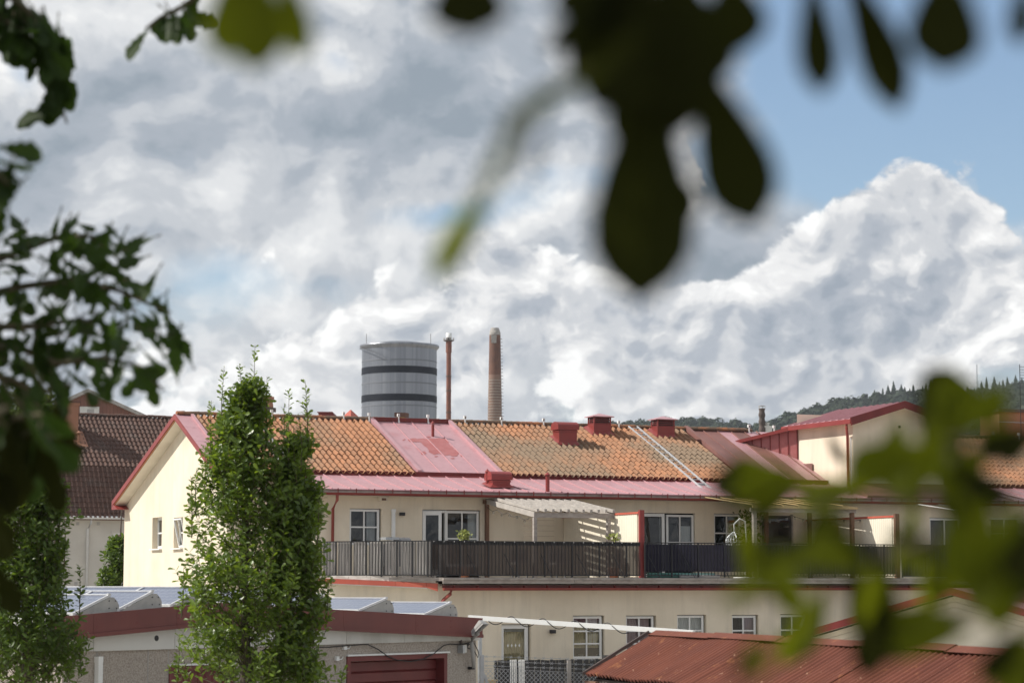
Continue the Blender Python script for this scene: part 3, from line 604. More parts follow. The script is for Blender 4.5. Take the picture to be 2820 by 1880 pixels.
    frag = [patch, [(1158, 1245), (1170, 1244), (1175, 1250), (1168, 1254), (1160, 1252)], [(1108, 1212), (1116, 1210), (1117, 1213), (1110, 1215)], [(1240, 1262), (1248, 1261), (1252, 1264), (1244, 1266)], [(1196, 1257), (1204, 1256), (1206, 1259), (1198, 1260)], [(1176, 1203), (1186, 1204), (1184, 1207), (1176, 1206)], [(1270, 1254), (1275, 1256), (1272, 1259), (1268, 1257)]]
    for i, pl in enumerate(frag): MB().quad(*[A.p(s, t, z+.026) for s, t, z in (onroof(*p) for p in ragged(pl, i, 4 if i == 0 else 2, 1.2 if i == 0 else .7))]).build('repainted_patch', M['red_new'], rf)
    # low pitched metal roof over the terrace front: one sheet per seam
    w = .60; q = MB(); ln = [(TTB-.05, Z_TB+.02), (-.6, Z_K+.012), (.62, Z_E+.012)]
    for (a, za), (c, zc) in zip(ln, ln[1:]):
        q.prism([A.p(0, a, za), A.p(0, c, zc), A.p(0, c, zc-.03), A.p(0, a, za-.03)], A.u*(w-.003)); q.prism([A.p(-.012, a, za+.032), A.p(-.012, c, zc+.032), A.p(-.012, c, zc+.001), A.p(-.012, a, za+.001)], A.u*.024)
    o0 = A.p(0, 0, 0); sm = q.mesh('seam_sheet', o0); sm.materials.append(M['pink']); s = -.28
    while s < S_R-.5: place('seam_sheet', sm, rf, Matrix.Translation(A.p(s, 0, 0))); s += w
    MB().fb(A, -.28, S_R, TTB-.06, TTB+.02, Z_TB+.03, zr(TTB)+.06).build('tile_edge_board', M['dark_red'], rf)
    # boxed verge at the left end of the low roof
    q = MB(); q.prism([A.p(-.55, TTB+.1, H+3.52), A.p(-.55, .48, H+3.33), A.p(-.55, .48, H+2.76), A.p(-.55, TTB+.1, H+2.95)], A.u*.27); q.build('verge_box', M['red'], B)
    # brown-red sheets between tiles and the stair tower
    sa = 16.5; sb = 19.9; cols = 6; w = (sb-sa)/cols; cuts = [TRG+.02, -5.2, -3.7, TTB]
    for i in range(cols):
        for a, c in zip(cuts, cuts[1:]):
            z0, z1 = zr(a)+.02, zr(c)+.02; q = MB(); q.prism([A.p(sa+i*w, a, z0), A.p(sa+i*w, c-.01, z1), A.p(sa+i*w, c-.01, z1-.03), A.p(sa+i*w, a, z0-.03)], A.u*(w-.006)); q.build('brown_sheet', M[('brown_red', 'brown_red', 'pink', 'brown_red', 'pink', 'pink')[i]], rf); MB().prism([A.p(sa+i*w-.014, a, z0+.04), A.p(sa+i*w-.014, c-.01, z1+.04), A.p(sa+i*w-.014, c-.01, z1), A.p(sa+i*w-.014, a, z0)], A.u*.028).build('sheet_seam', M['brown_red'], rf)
    MB().prism([A.p(16.36, TRG, ZRG+.16), A.p(16.36, TTB, zr(TTB)+.14), A.p(16.36, TTB, zr(TTB)), A.p(16.36, TRG, ZRG)], A.u*.14).build('verge_flashing', M['brown_red'], rf)
    # gutter, its brackets, downpipe
    def gutter(fr, t, z, a, c, r=.07):
        q = MB(); n = 7; ring = [(math.cos(math.pi+math.pi*i/(n-1))*r, math.sin(math.pi+math.pi*i/(n-1))*r) for i in range(n)]
        q.add([fr.p(s, t+x, z+y) for s in (a, c) for x, y in ring], [(i, i+1, n+i+1, n+i) for i in range(n-1)]+[tuple(range(n)), tuple(range(n, 2*n))]); return q.build('gutter', M['gutter'], B)
    zg = A.Z(1259, 1361, .68); gutter(A, .70, zg, -.3, S_R, .075)
    bk = MB(); bk.box((-.012, -.02, 0), (.024, 0, 0), (0, .02, 0), (0, 0, .14)); bm = bk.mesh('gutter_bracket'); bm.materials.append(M['dark_red']); s = -.1
    while s < 30: place('gutter_bracket', bm, B, basis(A.p(s, .66, zg-.0), A.u, A.n, up)); s += .60
    MB().fb(A, -.3, S_R, .50, .56, zg-.02, Z_E-.03).build('fascia', M['pale_wood'], B); MB().fb(A, 0, S_R, .02, .5, zg-.08, zg-.04).build('eave_soffit', M['soffit'], B)
    pts = [A.p(A.S(928, .7), .7, zg-.05), A.p(A.S(927, .6), .62, zg-.22), A.p(A.S(918, .2), .14, zg-.48), A.p(A.S(918, .2), .12, DECK)]; MB().tube(pts, .048, 10).build('downpipe', M['pipe_red'], B, smooth=True)
    zl = A.Z(1300, 1618, TL+.45); gutter(A, TL+.45, zl, S_C-.02, S_R, .075)
    x = A.S(1236, TL+.3); MB().tube([A.p(x+.02, TL+.45, zl-.05), A.p(x, TL+.43, zl-.17), A.p(x-.12, TL+.2, zl-.34), A.p(x-.26, TL+.08, zl-.5), A.p(x-.26, TL+.07, .1)], .05, 10).build('downpipe', M['pipe_red'], B, smooth=True)
    s = S_C+.3
    while s < 22: MB().tube([A.p(s, TL+.45, zl), A.p(s+.012, TL+.45, zl)], .079, 10).build('gutter_joint', M['dark_red'], B); s += .74
    return rf
RF = roof()

# vents and pipes on the roof
def vent_box(px0, px1, pybase, hgt, dep, style):
    s, t, z = onroof((px0+px1)/2, pybase); w = (A.S(px1, t, pybase)-A.S(px0, t, pybase)); a, c = s-w/2, s+w/2; t0, t1 = t-dep, t; zb = zr(t)-.02; zt = zb+hgt
    body = MB().prism([A.p(a, t0, zr(t0)-.05), A.p(a, t1, zb-.03), A.p(a, t1, zt), A.p(a, t0, zt)], A.u*w).build('roof_vent', M['red'], B)
    e = .13
    MB().add([A.p(a-e, t0-e, zr(t0-e)+.05), A.p(c+e, t0-e, zr(t0-e)+.05), A.p(c+e, t1+e*.8, zr(t1+e*.8)+.05), A.p(a-e, t1+e*.8, zr(t1+e*.8)+.05), A.p(a, t0, zr(t0)+.16), A.p(c, t0, zr(t0)+.16), A.p(c, t1, zb+.16), A.p(a, t1, zb+.16)], [(0, 1, 5, 4), (1, 2, 6, 5), (2, 3, 7, 6), (3, 0, 4, 7)]).build('vent_skirt', M['red'], body)
    if style == 'hood':
        q = MB(); n = 8; r = dep/2+.05; tm = (t0+t1)/2; ring = [(tm+math.cos(math.pi*i/(n-1))*r, zt+.02+math.sin(math.pi*i/(n-1))*r*.55) for i in range(n)]
        q.prism([A.p(a-.06, x, y) for x, y in ring]+[A.p(a-.06, tm-r, zt-.12), A.p(a-.06, tm+r, zt-.12)][:0], A.u*(w+.12)); q.fb(A, a-.06, c+.06, tm-r, tm+r, zt-.10, zt+.03); q.build('vent_hood', M['red'], body)
        MB().fb(A, a-.02, c+.02, t0-.02, t1+.02, zt-.17, zt-.12).build('vent_collar', M['red'], body)
    else:
        MB().fb(A, a+.05, c-.05, t0+.05, t1-.05, zt, zt+.26).build('louvre_core', M['black_metal'], body)
        for k in range(4):
            MB().fb(A, a, c, t0, t1, zt+.01+.062*k, zt+.035+.062*k).build('louvre_slat', M['dark_red'], body)
        for (x, y) in ((a, t0), (c-.04, t0), (a, t1-.04), (c-.04, t1-.04)): MB().fb(A, x-.004, x+.044, y-.004, y+.044, zt-.02, zt+.27).build('corner_post', M['red'], body)
        o = .09; q = MB(); zz = zt+.26; q.add([A.p(a-o, t0-o, zz), A.p(c+o, t0-o, zz), A.p(c+o, t1+o, zz), A.p(a-o, t1+o, zz), A.p((a+c)/2, (t0+t1)/2, zz+.12)], [(0, 1, 4), (1, 2, 4), (2, 3, 4), (3, 0, 4), (3, 2, 1, 0)]); q.fb(A, a-o, c+o, t0-o, t1+o, zz-.025, zz-.001); q.build('vent_cap', M['pink'], body)
vent_box(1540, 1589, 1226, .66, .5, 'hood'); vent_box(1636, 1683, 1199, .44, .5, 'louvre'); vent_box(1811, 1858, 1206, .44, .5, 'louvre'); vent_box(1357, 1405, 1345, .40, .5, 'hood')
def roof_pipe(px, py, h, r):
    s, t, z = onroof(px, py); p = A.p(s, t, z-.05); b = MB().tube([p, p+Vector((0, 0, h))], r, 12).build('flue_pipe', M['red'], B, smooth=False); MB().lathe(p+Vector((0, 0, h+.02)), [(r*1.5, 0), (r*1.5, .02), (0, .11)], 12).build('flue_cap', M['red'], b)
for q in ((1192, 1202, .46, .05), (1342, 1340, .5, .055), (1508, 1354, .56, .065), (827, 1294, .4, .05)): roof_pipe(*q)
# ------------------------------------------------------------------ stair tower on the roof
def tower():
    tf = -.35; sT, sR = A.S(2353, tf), A.S(2602, tf); sd = A.side(sT); tb = sd.on(2196, 1250)[0]
    zb = zr(-1.0)-.6; te = tf+.42; zE = A.Z(2345, 1153, te); sm = (sT+sR)/2; zR = A.Z(2480, 1107, te); ov = .34; sl = (zR-zE)/(sm-sT+ov); zw = zE+sl*ov-.16
    T = thing('stair_tower', 'cream stair tower with red metal roof standing on the tiled roof', 'building', A.p(sm, (tf+tb)/2, zb))
    wall(A, tf, sT, sR, zb, zw, [], M['cream'], 'front_wall', T); MB().quad(A.p(sT, tf, zw), A.p(sR, tf, zw), A.p(sm, tf, zR-.14)).build('gable_wall', M['cream'], T)
    wall(sd, 0, tb, tf, zb, zw, [], M['cream'], 'side_wall', T); wall(A.side(sR, -1), 0, tb, tf, zb, zw, [], M['cream'], 'far_wall', T); wall(A, tb, sT, sR, zb-1, zR-.2, [], M['cream'], 'rear_wall', T)
    t0, t1 = tb-.5, te; n = 11; w = (t1-t0)/n
    for sg, se in ((-1, sT-ov), (1, sR+ov)):
        for i in range(n):
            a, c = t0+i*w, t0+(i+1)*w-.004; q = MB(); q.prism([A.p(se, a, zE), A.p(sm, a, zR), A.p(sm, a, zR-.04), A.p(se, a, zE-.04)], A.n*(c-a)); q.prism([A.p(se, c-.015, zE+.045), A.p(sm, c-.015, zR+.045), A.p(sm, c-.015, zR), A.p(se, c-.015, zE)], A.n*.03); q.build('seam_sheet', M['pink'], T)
        MB().prism([A.p(se, t0, zE-.045), A.p(sm, t0, zR-.045), A.p(sm, t0, zR-.16), A.p(se, t0, zE-.16)], A.n*(t1-t0-.02)).build('roof_boarding', M['soffit'], T)
        MB().prism([A.p(se-.03*sg*-1, t1, zE+.05), A.p(sm, t1, zR+.05), A.p(sm, t1, zR-.20), A.p(se, t1, zE-.22)], A.n*.05).build('barge_board', M['dark_red'], T)
        MB().bar(A.p(se, t0, zE-.08), A.p(se, t1, zE-.08), .06, .16).build('eave_board', M['red'], T)
    MB().tube([A.p(sT-.3, tf+.1, zE-.1), A.p(sT-.28, tf+.05, zE-.3), A.p(sT-.09, tf-.2, zE-.55), A.p(sT-.08, tf-.2, zb+.75), A.p(sT-.02, tf-.05, zb+.5), A.p(sT-.35, tf+.2, zb+.38)], .05, 10).build('downpipe', M['pipe_red'], T, smooth=True)
    MB().tube([A.p(sT-.04, tf-.06, zw-.55), A.p(sT-.04, tf-.06, zb+.8)], .02, 8).build('cable_pipe', M['white'], T)
    s, z = A.on(2477, 1175, tf); MB().tube([A.p(s, tf-.05, z), A.p(s, tf+.006, z)], .055, 14).build('vent_hole', M['black_metal'], T)
    # red metal apron at the foot
    zt = A.Z(2480, 1331, tf+.02); MB().prism([A.p(sT-.05, tf+.03, zt), A.p(sT-.05, .62, Z_E+.10), A.p(sT-.05, .62, Z_E+.03), A.p(sT-.05, tf+.03, Z_E)], A.u*(sR-sT+.1)).build('apron_flashing', M['brown_red'], T)
    q = MB(); a = sd.on(2196, 1278)[1]; MB().prism([sd.p(tb, .04, a), sd.p(tb+1.1, .04, a-.02), sd.p(tb+1.1, .04, a-.7), sd.p(tb, .04, a-.5)], sd.n*.03).build('side_flashing', M['brown_red'], T)
    # red cheek wall and lean-to roof running back to the ridge
    qs, qt, qz = onroof(2048, 1217); es, et = sT-.02, tb+.05; za = sd.on(2196, 1181)[1]; n = 6; at = lambda f, z=0.: A.p(qs+(es-qs)*f, qt+(et-qt)*f, z); dd = (at(1)-at(0)).normalized(); cn = Vector((-dd.y, dd.x, 0)); cn = cn if cn.dot(A.n) > 0 else -cn
    tz = lambda f: qz+.03+(za-qz-.03)*f; bz = lambda f: zr(qt+(et-qt)*f)-.12
    for i in range(n):
        f0, f1 = i/n, (i+1)/n-.008; MB().prism([at(f0, bz(f0)), at(f1, bz(f1)), at(f1, tz(f1)), at(f0, tz(f0))], cn*.02).build('cheek_panel', M['red_new'], T); MB().box(at(f1, bz(f1))+cn*.015, dd*.03, cn*.03, (0, 0, max(.05, tz(f1)-bz(f1)))).build('cheek_seam', M['dark_red'], T)
    bk = -A.n*2.6+A.u*.6; e0, e1 = at(-.12, tz(0)+.0)+cn*.18, at(1, tz(1)+.09)+cn*.18; MB().prism([e0, e1, e1+bk+Vector((0, 0, -.06)), e0+bk+Vector((0, 0, -.02))], (0, 0, -.05)).build('lean_to_roof', M['pink'], T); MB().prism([e0+cn*.01+Vector((0, 0, .02)), e1+cn*.01+Vector((0, 0, .02)), e1+cn*.01-Vector((0, 0, .1)), e0+cn*.01-Vector((0, 0, .1))], cn*.03).build('lean_to_edge', M['red'], T)
tower()
def ladder(s0, name, label, tA, tB):
    t = thing(name, label, 'ladder', A.p(s0, tB, zr(tB)), 'roof ladders')
    w = .34; lift = .11
    pt = lambda s, tt: A.p(s, tt, zr(TTB)+.444*(TTB-tt)+lift)
    for s in (s0, s0+w): MB().bar(pt(s, tA), pt(s, tB), .045, .05).build('rail', M['alu'], t)
    n = 17; b = MB(); b.tube([(0, 0, 0), (w, 0, 0)], .014, 6); me = b.mesh('rung'); me.materials.append(M['alu'])
    for i in range(n): tt = tA+(tB-tA)*(i+.5)/n; place('rung', me, t, basis(pt(s0, tt), A.u, A.n, Vector((0, 0, 1))))
    for tt in (tA+.6, tB-.5): MB().box(pt(s0-.03, tt)-Vector((0, 0, .12)), A.u*(w+.06), A.n*.04, (0, 0, .1)).build('bracket', M['galv'], t)
ladder(14.05, 'roof_ladder', 'aluminium roof ladder beside the louvred red vent', TRG+.1, -.9)
ladder(A.S(716, -4.5, 1200), 'roof_ladder', 'aluminium roof ladder behind the columnar oak', TRG+.1, -1.2)
# ------------------------------------------------------------------ terrace floor and edge
def terrace():
    t1 = 5.85; zc = FL.p(0, 0, 0); T = thing('terrace_deck', 'grey weathered timber terrace edge along the first floor', 'deck', A.p(10, 3, DECK-.3))
    poly = [A.p(0, .02, DECK), A.p(S_R, .02, DECK), A.p(S_R, t1-.05, DECK), A.p(S_C-.05, t1-.05, DECK), FL.p(0, .02, DECK)]
    b = MB(); b.prism([p-Vector((0, 0, .1)) for p in poly], (0, 0, .1)); b.build('deck_floor', M['grey_wood'], T)
    z0, z1 = A.Z(1400, 1606, t1), A.Z(1400, 1591, t1); s = S_C-.05; k = 0
    while s < S_R:
        e = min(S_R, s+4.2); MB().fb(A, s, e-.01, t1-.04, t1, z0, z0+(z1-z0)*.62).build('edge_board', M['grey_wood'], T); MB().fb(A, s+(.6 if k else 0), e+.6-.01, t1-.08, t1+.03, z0+(z1-z0)*.64, z1).build('edge_board', M['grey_wood'], T); s = e; k += 1
    MB().fb(A, S_C+.03, S_R, TL+.22, TL+.3, A.Z(1400, 1618, TL+.3), A.Z(1400, 1610, TL+.3)).build('red_board', M['maroon'], T)
    MB().fb(A, S_C+.03, S_R, TL+.01, TL+.24, A.Z(1400, 1617, TL+.2)+.02, A.Z(1400, 1617, TL+.2)+.05).build('soffit', M['soffit'], T)
    # flank: pale boards above a sloping red fascia
    xs = [878, 990, 1090, 1176]; t = .22
    def fl(px, py): s, z = FL.on(px, py, t); return FL.p(s, t, z)
    top = lambda px: 1591+(px-880)*(14./320); q = MB()
    for a, c in zip(xs, xs[1:]): MB().prism([fl(a, top(a)), fl(c-.6, top(c)), fl(c-.6, top(c)+13), fl(a, top(a)+13)], FL.n*.03).build('red_fascia', M['red_bright'], T)
    MB().prism([fl(1176, top(1176)), fl(1206, 1606), fl(1206, 1627), fl(1176, top(1176)+13)], FL.n*.03).build('red_fascia', M['red_bright'], T)
    MB().prism([fl(878, top(878)+13), fl(1176, top(1176)+13), fl(1176, top(1176)+15.5), fl(878, top(878)+15.5)], FL.n*-.25).build('drip_edge', M['white'], T)
    for i, (a, c) in enumerate(((878, 960), (960, 1020), (1020, 1094), (1094, 1200))):
        MB().prism([fl(a, 1584), fl(c-.5, 1584), fl(c-.5, top(c)-.5), fl(a, top(a)-.5)], FL.n*-.05).build('pale_board', M['white_wood'], T)
terrace()
def railing(label, a, c, z0, z1, spacing, screen=None, hem=True, braces=(), gap=.0, pleat=.0, posts=8, ztop_s=None, zbot_s=None, back=.03, group='terrace railings'):
    a, c = Vector(a), Vector(c); d = (c-a); L = d.length; u = d.normalized(); n = Vector((u.y, -u.x, 0)); up = Vector((0, 0, 1))
    t = thing('balcony_railing', label, 'railing', (a.x, a.y, z0), group); at = lambda x, o=0., z=0.: Vector((a.x, a.y, 0))+u*x+n*o+up*z
    MB().bar(at(0, 0, z1-.015), at(L, 0, z1-.015), .03, .03).build('top_rail', M['black_metal'], t); MB().bar(at(0, 0, z0+.05), at(L, 0, z0+.05), .025, .03).build('bottom_rail', M['black_metal'], t)
    b = MB().box((-.008, -.008, .05), (.016, 0, 0), (0, .016, 0), (0, 0, z1-z0-.06)); me = b.mesh('baluster'); me.materials.append(M['black_metal']); N = int(L/spacing)
    pb = MB().box((-.02, -.02, 0), (.04, 0, 0), (0, .04, 0), (0, 0, z1-z0)); pm = pb.mesh('post'); pm.materials.append(M['black_metal'])
    for i in range(N+1):
        x = L*i/N
        if i % posts == 0: place('post', pm, t, basis(at(x, 0, z0), u, n, up))
        else: place('baluster', me, t, basis(at(x, 0, z0), u, n, up))
    for x in braces: MB().bar(at(x, 0, z1-.36), at(x+.16, .5, z0-.02), .014, .014).build('brace', M['black_metal'], t)
    if screen:
        zt, zb = (ztop_s or z1-.03), (zbot_s or z0+.03); o = bpy.data.objects; pn = int(max(1, round(L/(spacing*posts)))) if gap else 1
        for k in range(pn):
            x0, x1 = L*k/pn+gap/2, L*(k+1)/pn-gap/2; b = MB(); m = max(4, int((x1-x0)/(.014 if pleat > .015 else .05)))
            for i in range(m):
                for j in range(3):
                    q = []
                    for (ii, jj) in ((i, j), (i+1, j), (i+1, j+1), (i, j+1)):
                        x = x0+(x1-x0)*ii/m; f = jj/3.; off = -back-pleat*(.5+.5*math.sin(x*(6.283/.105)+math.sin(f*2.+k)*.7))-.012*math.sin(x*5.3+f*4); sag = (.012*math.sin(f*3.1)*(1 if i*2 < m else -1)) if gap else 0
                        q.append(at(x+sag, off, zb+(zt-zb)*f))
                    b.quad(*q)
            sc = b.build('privacy_screen', M[screen], t, smooth=True)
            if hem:
                b = MB(); b.bar(at(x0, -back+.008, zt-.045), at(x1, -back+.008, zt-.045), .012, .085); b.build('hem', M['hem'], t); b = MB()
                for x in [x0+.06+.32*i for i in range(int((x1-x0)/.32))]: b.box(at(x, .0, zt-.01), u*.02, n*.02, up*.03)
                b.build('tie', M['white'], t)
    return t
rz1 = lambda px, t=5.6: A.Z(px, 1487, t); Z0R, Z1R = DECK+.02, H+1.335
c5 = lambda px, t=5.6: A.p(A.S(px, t), t, 0)
railing('black balcony railing with pleated pale screen panels above the red fascia', FL.p(FL.S(884, .05), .05, 0), c5(1187), Z0R, Z1R, .098, 'screen_pale' if 'screen_pale' in M else 'screen', False, gap=.055, pleat=.030, posts=5)
railing('black balcony railing with sheer grey brown screen in front of the slatted pergola', c5(1188), c5(1762), Z0R, Z1R, .112, 'screen', True, braces=[A.S(p, 5.6)-A.S(1188, 5.6) for p in (1287, 1388, 1489, 1588, 1686)])
railing('black balcony railing with navy screen below the egg chair', c5(1776), c5(2084), Z0R, Z1R, .112, 'screen_navy', False, braces=[A.S(p, 5.6)-A.S(1776, 5.6) for p in (1783, 1879, 1973)], ztop_s=Z1R-.06, zbot_s=Z0R+.17)
railing('black balcony railing with dark green screen below the pine roofed pergola', c5(2090), c5(2468), Z0R, Z1R, .112, 'screen_dark', False, ztop_s=Z1R-.06, zbot_s=Z0R+.10)
railing('black balcony railing with black screen past the second partition wall', c5(2484), c5(2990), Z0R, Z1R, .112, 'screen_dark', False, ztop_s=Z1R-.02)
# ------------------------------------------------------------------ partition walls
def partition(label, pxpost, ytop, t_end, s_off, pc):
    s = A.S(pxpost, t_end); z1 = A.Z(pxpost, ytop, t_end); t = thing('partition_wall', label, 'partition', A.p(s, t_end/2, DECK), 'terrace partition walls'); sd = A.side(s); w = .118; n = int((t_end-.1)/w)
    b = MB().box((0, 0, 0), (w-.008, 0, 0), (0, .022, 0), (0, 0, z1-DECK-.04)); me = b.mesh('board'); me.materials.append(M['board_cream'])
    for i in range(n): place('board', me, t, basis(sd.p(.05+i*w, .0, DECK+.03), sd.u, sd.n, Vector((0, 0, 1))))
    MB().fb(sd, .03, t_end, -.03, -.004, DECK+.02, z1-.03).build('backing', M['board_cream'], t); MB().fb(sd, .03, t_end, -.05, .05, z1-.03, z1+.03).build('cap', M['red_bright'], t)
    MB().fb(sd, t_end, t_end+.11, -.09, .06, DECK, z1+.08).build('post', M[pc], t)
partition('cream boarded partition wall with red cap catching the pergola shadow', 1763, 1411, 5.4, 0, 'red')
partition('cream boarded partition wall with brown post holding a wicker shelf', 2466, 1421, 5.4, 0, 'brown_wood')
# ------------------------------------------------------------------ pergolas
def pergola1():
    t0, t1 = .12, 3.7; T = thing('slatted_pergola', 'silver grey timber pergola with slatted roof leaning on the cream wall', 'pergola', A.p(A.S(1430, 2), 2, DECK), 'terrace pergolas')
    sa, sb = A.S(1473, t1), A.S(1690, t1); zf = A.Z(1473, 1410, t1); zb = A.Z(1345, 1374, t0)
    sa0, sb0 = A.S(1341, t0), A.S(1537, t0)
    for s, t, m, zz in ((sa0, t0, 'brown_wood', zb-.05), (sb0+.3, t0, 'brown_wood', zb-.05), (sa, t1, 'grey_wood', zf-.16), (A.S(1676, t1), t1, 'grey_wood', zf-.16)): MB().fb(A, s-.055, s+.055, t-.055, t+.055, DECK, zz).build('post', M[m], T)
    MB().fb(A, sa-.04, sb+.02, t1-.03, t1+.03, zf-.155, zf-.005).build('front_beam', M['grey_wood'], T); MB().fb(A, sa0-.12, sb0+.45, t0-.06, t0+.02, zb-.15, zb-.02).build('wall_beam', M['brown_wood'], T)
    for s in (sa-.06, sb-.02): MB().prism([A.p(s, t0, zb+.01), A.p(s, t1+.06, zf+.01), A.p(s, t1+.06, zf-.15), A.p(s, t0, zb-.15)], A.u*.045).build('side_beam', M['pale_wood'], T)
    n = 11
    for i in range(n):
        s = sa+.02+(sb-sa-.1)*i/(n-1); MB().prism([A.p(s, t0, zb+.105), A.p(s, t1+.10, zf+.105), A.p(s, t1+.10, zf+.015), A.p(s, t0, zb+.015)], A.u*(.085 if i % 3 else .07)).build('slat', M['pale_wood'], T)
    for k, tt in enumerate((1.2, 2.4)): MB().fb(A, sa, sb-.02, tt-.02, tt+.02, zb+(zf-zb)*tt/3.7-.06, zb+(zf-zb)*tt/3.7+.01).build('cross_batten', M['pale_wood'], T)
    # wire trellis by the front post
    b = MB(); fr = Fr(A.p(sa, t1, 0), A.u, A.n)
    for i in range(6): b.bar(fr.p(.0+.13*i, -.02, DECK+.6), fr.p(.0+.13*i, -.02, zf-.18), .006, .006)
    for i in range(9): b.bar(fr.p(0, -.02, DECK+.62+.16*i), fr.p(.66, -.02, DECK+.62+.16*i), .006, .006)
    for i in range(5): b.bar(A.p(sa, t1-.1-.18*i, DECK+.6), A.p(sa, t1-.1-.18*i, zf-.1), .006, .006)
    for i in range(8): b.bar(A.p(sa, t1-.05, DECK+.62+.16*i), A.p(sa, t1-.85, DECK+.62+.16*i), .006, .006)
    b.build('wire_trellis', M['brown_wood'], T)
    w = thing('string_light', 'black cable string light looped over the grey pergola beam', 'string light', A.p(sa, 1.5, zf)); b = MB(); pts = []
    for i in range(40): f = i/39.; tt = .3+3.2*f; pts.append(A.p(sa-.10, tt, zb+(zf-zb)*tt/3.7-.20-.09*abs(math.sin(f*12.5))))
    b.tube(pts, .008, 5); b.build('cable', M['black_metal'], w)
    for i in (6, 14, 21, 28, 35): MB().lathe(pts[i]-Vector((0, 0, .09)), [(0, 0), (.03, .02), (.035, .05), (.018, .085), (.018, .1)], 8).build('bulb', M['bulb'], w, smooth=True)
pergola1()
def pergola2():
    t0, t1 = .1, 3.6; T = thing('pine_pergola', 'pergola with overlapping fresh pine roof boards and grey beam', 'pergola', A.p(A.S(2210, 2), 2, DECK), 'terrace pergolas')
    sa, sb = A.S(2078, t1), A.S(2347, t1); zf = A.Z(2200, 1400, t1); zb = zf+.36
    for s, m in ((sa, 'grey_wood'), (sb, 'brown_wood')): MB().fb(A, s-.06, s+.06, t1-.06, t1+.06, DECK, zf-.1).build('post', M[m], T)
    for px in (2110, 2230): s = A.S(px, .3); MB().fb(A, s-.06, s+.06, .25, .37, DECK, zb-.1).build('post', M['brown_wood'], T)
    MB().fb(A, sa-.15, sb+.15, t1-.03, t1+.03, zf-.12, zf).build('front_beam', M['grey_wood'], T); MB().fb(A, A.S(2090, .3), A.S(2240, .3), .27, .35, zb-.12, zb).build('wall_beam', M['brown_wood'], T)
    n = 7; w = (sb-sa+.3)/n
    for i in range(n):
        s = sa-.15+i*w; MB().prism([A.p(s, t0+.2, zb+.10), A.p(s, t1+.12, zf+.10), A.p(s+w+.02, t1+.12, zf+.03), A.p(s+w+.02, t0+.2, zb+.03)], (0, 0, .03)).build('roof_board', M['new_wood'], T)
        MB().prism([A.p(s+.02, t1+.10, zf+.12), A.p(s+w, t1+.10, zf+.05), A.p(s+w, t1+.10, zf+.004), A.p(s+.02, t1+.10, zf+.004)], A.n*.03).build('face_board', M['new_wood'], T)
    w = thing('string_light', 'festoon of clear bulbs hung under the pine roofed pergola', 'string light', A.p((sa+sb)/2, t1, zf)); pts = []
    for i in range(60): f = i/59.; pts.append(A.p(sa+.15+(sb-sa+.9)*f, t1-.2, zf-.20-.16*abs(math.sin(f*9.4+.4))))
    MB().tube(pts, .007, 5).build('cable', M['black_metal'], w)
    for i in range(3, 60, 4):
        c = pts[i]; MB().lathe(c-Vector((0, 0, .10)), [(0, 0), (.028, .012), (.036, .04), (.02, .075), (.016, .085)], 8).build('bulb', M['bulb'], w, smooth=True); MB().lathe(c-Vector((0, 0, .03)), [(.018, -.01), (.018, .03), (0, .035)], 8).build('socket', M['black_metal'], w)
    # open back: a dark glazed door added to deepen the shade under the roof
    s0, s1 = A.S(2098, .05), A.S(2180, .05); o = MB().fb(A, s0, s1, .004, .05, DECK, DECK+2.1).build('door', M['room'], B)
    for x in (s0-.06, s1): MB().fb(A, x, x+.06, .004, .07, DECK, DECK+2.15).build('jamb', M['grey_wood'], o)
    MB().quad(A.p(s0+.1, .058, DECK+.2), A.p(s1-.1, .058, DECK+.2), A.p(s1-.1, .058, DECK+2), A.p(s0+.1, .058, DECK+2)).build('pane', M['glass'], o)
pergola2()
# ------------------------------------------------------------------ things on the terrace
def leafy(name, label, c, rx, rz, n, sz, m, base, pot=True, seed=1, cat='plant', potm='terra_pot'):
    rng = random.Random(seed); t = thing(name, label, cat, base); b = MB(); c = Vector(c)
    for _ in range(n):
        d = Vector((rng.gauss(0, .5), rng.gauss(0, .5), rng.uniform(-.7, 1))); p = c+Vector((d.x*rx, d.y*rx, d.z*rz)); x = Vector((rng.gauss(0, 1), rng.gauss(0, 1), rng.gauss(.6, .6))).normalized(); y = x.cross(Vector((rng.gauss(0, 1), rng.gauss(0, 1), .3))).normalized(); s = sz*rng.uniform(.6, 1.3); b.cur = rng.random()
        b.quad(p, p+x*s*.5+y*s*.3, p+x*s*1.2, p+x*s*.5-y*s*.3)
    b.build('foliage', M[m], t, attr=True); b = MB()
    for _ in range(7): e = c+Vector((rng.uniform(-rx, rx)*.6, rng.uniform(-rx, rx)*.6, rz*rng.uniform(0, .7))); b.tube([(c.x, c.y, base[2]+.2), e], .006, 4)
    b.build('stem', M['twig'], t)
    if pot: MB().lathe(base, [(0, 0), (.12, 0), (.17, .28), (.185, .28), (.185, .31), (.15, .31), (.14, .26), (0, .26)], 16).build('pot', M[potm], t, smooth=True)
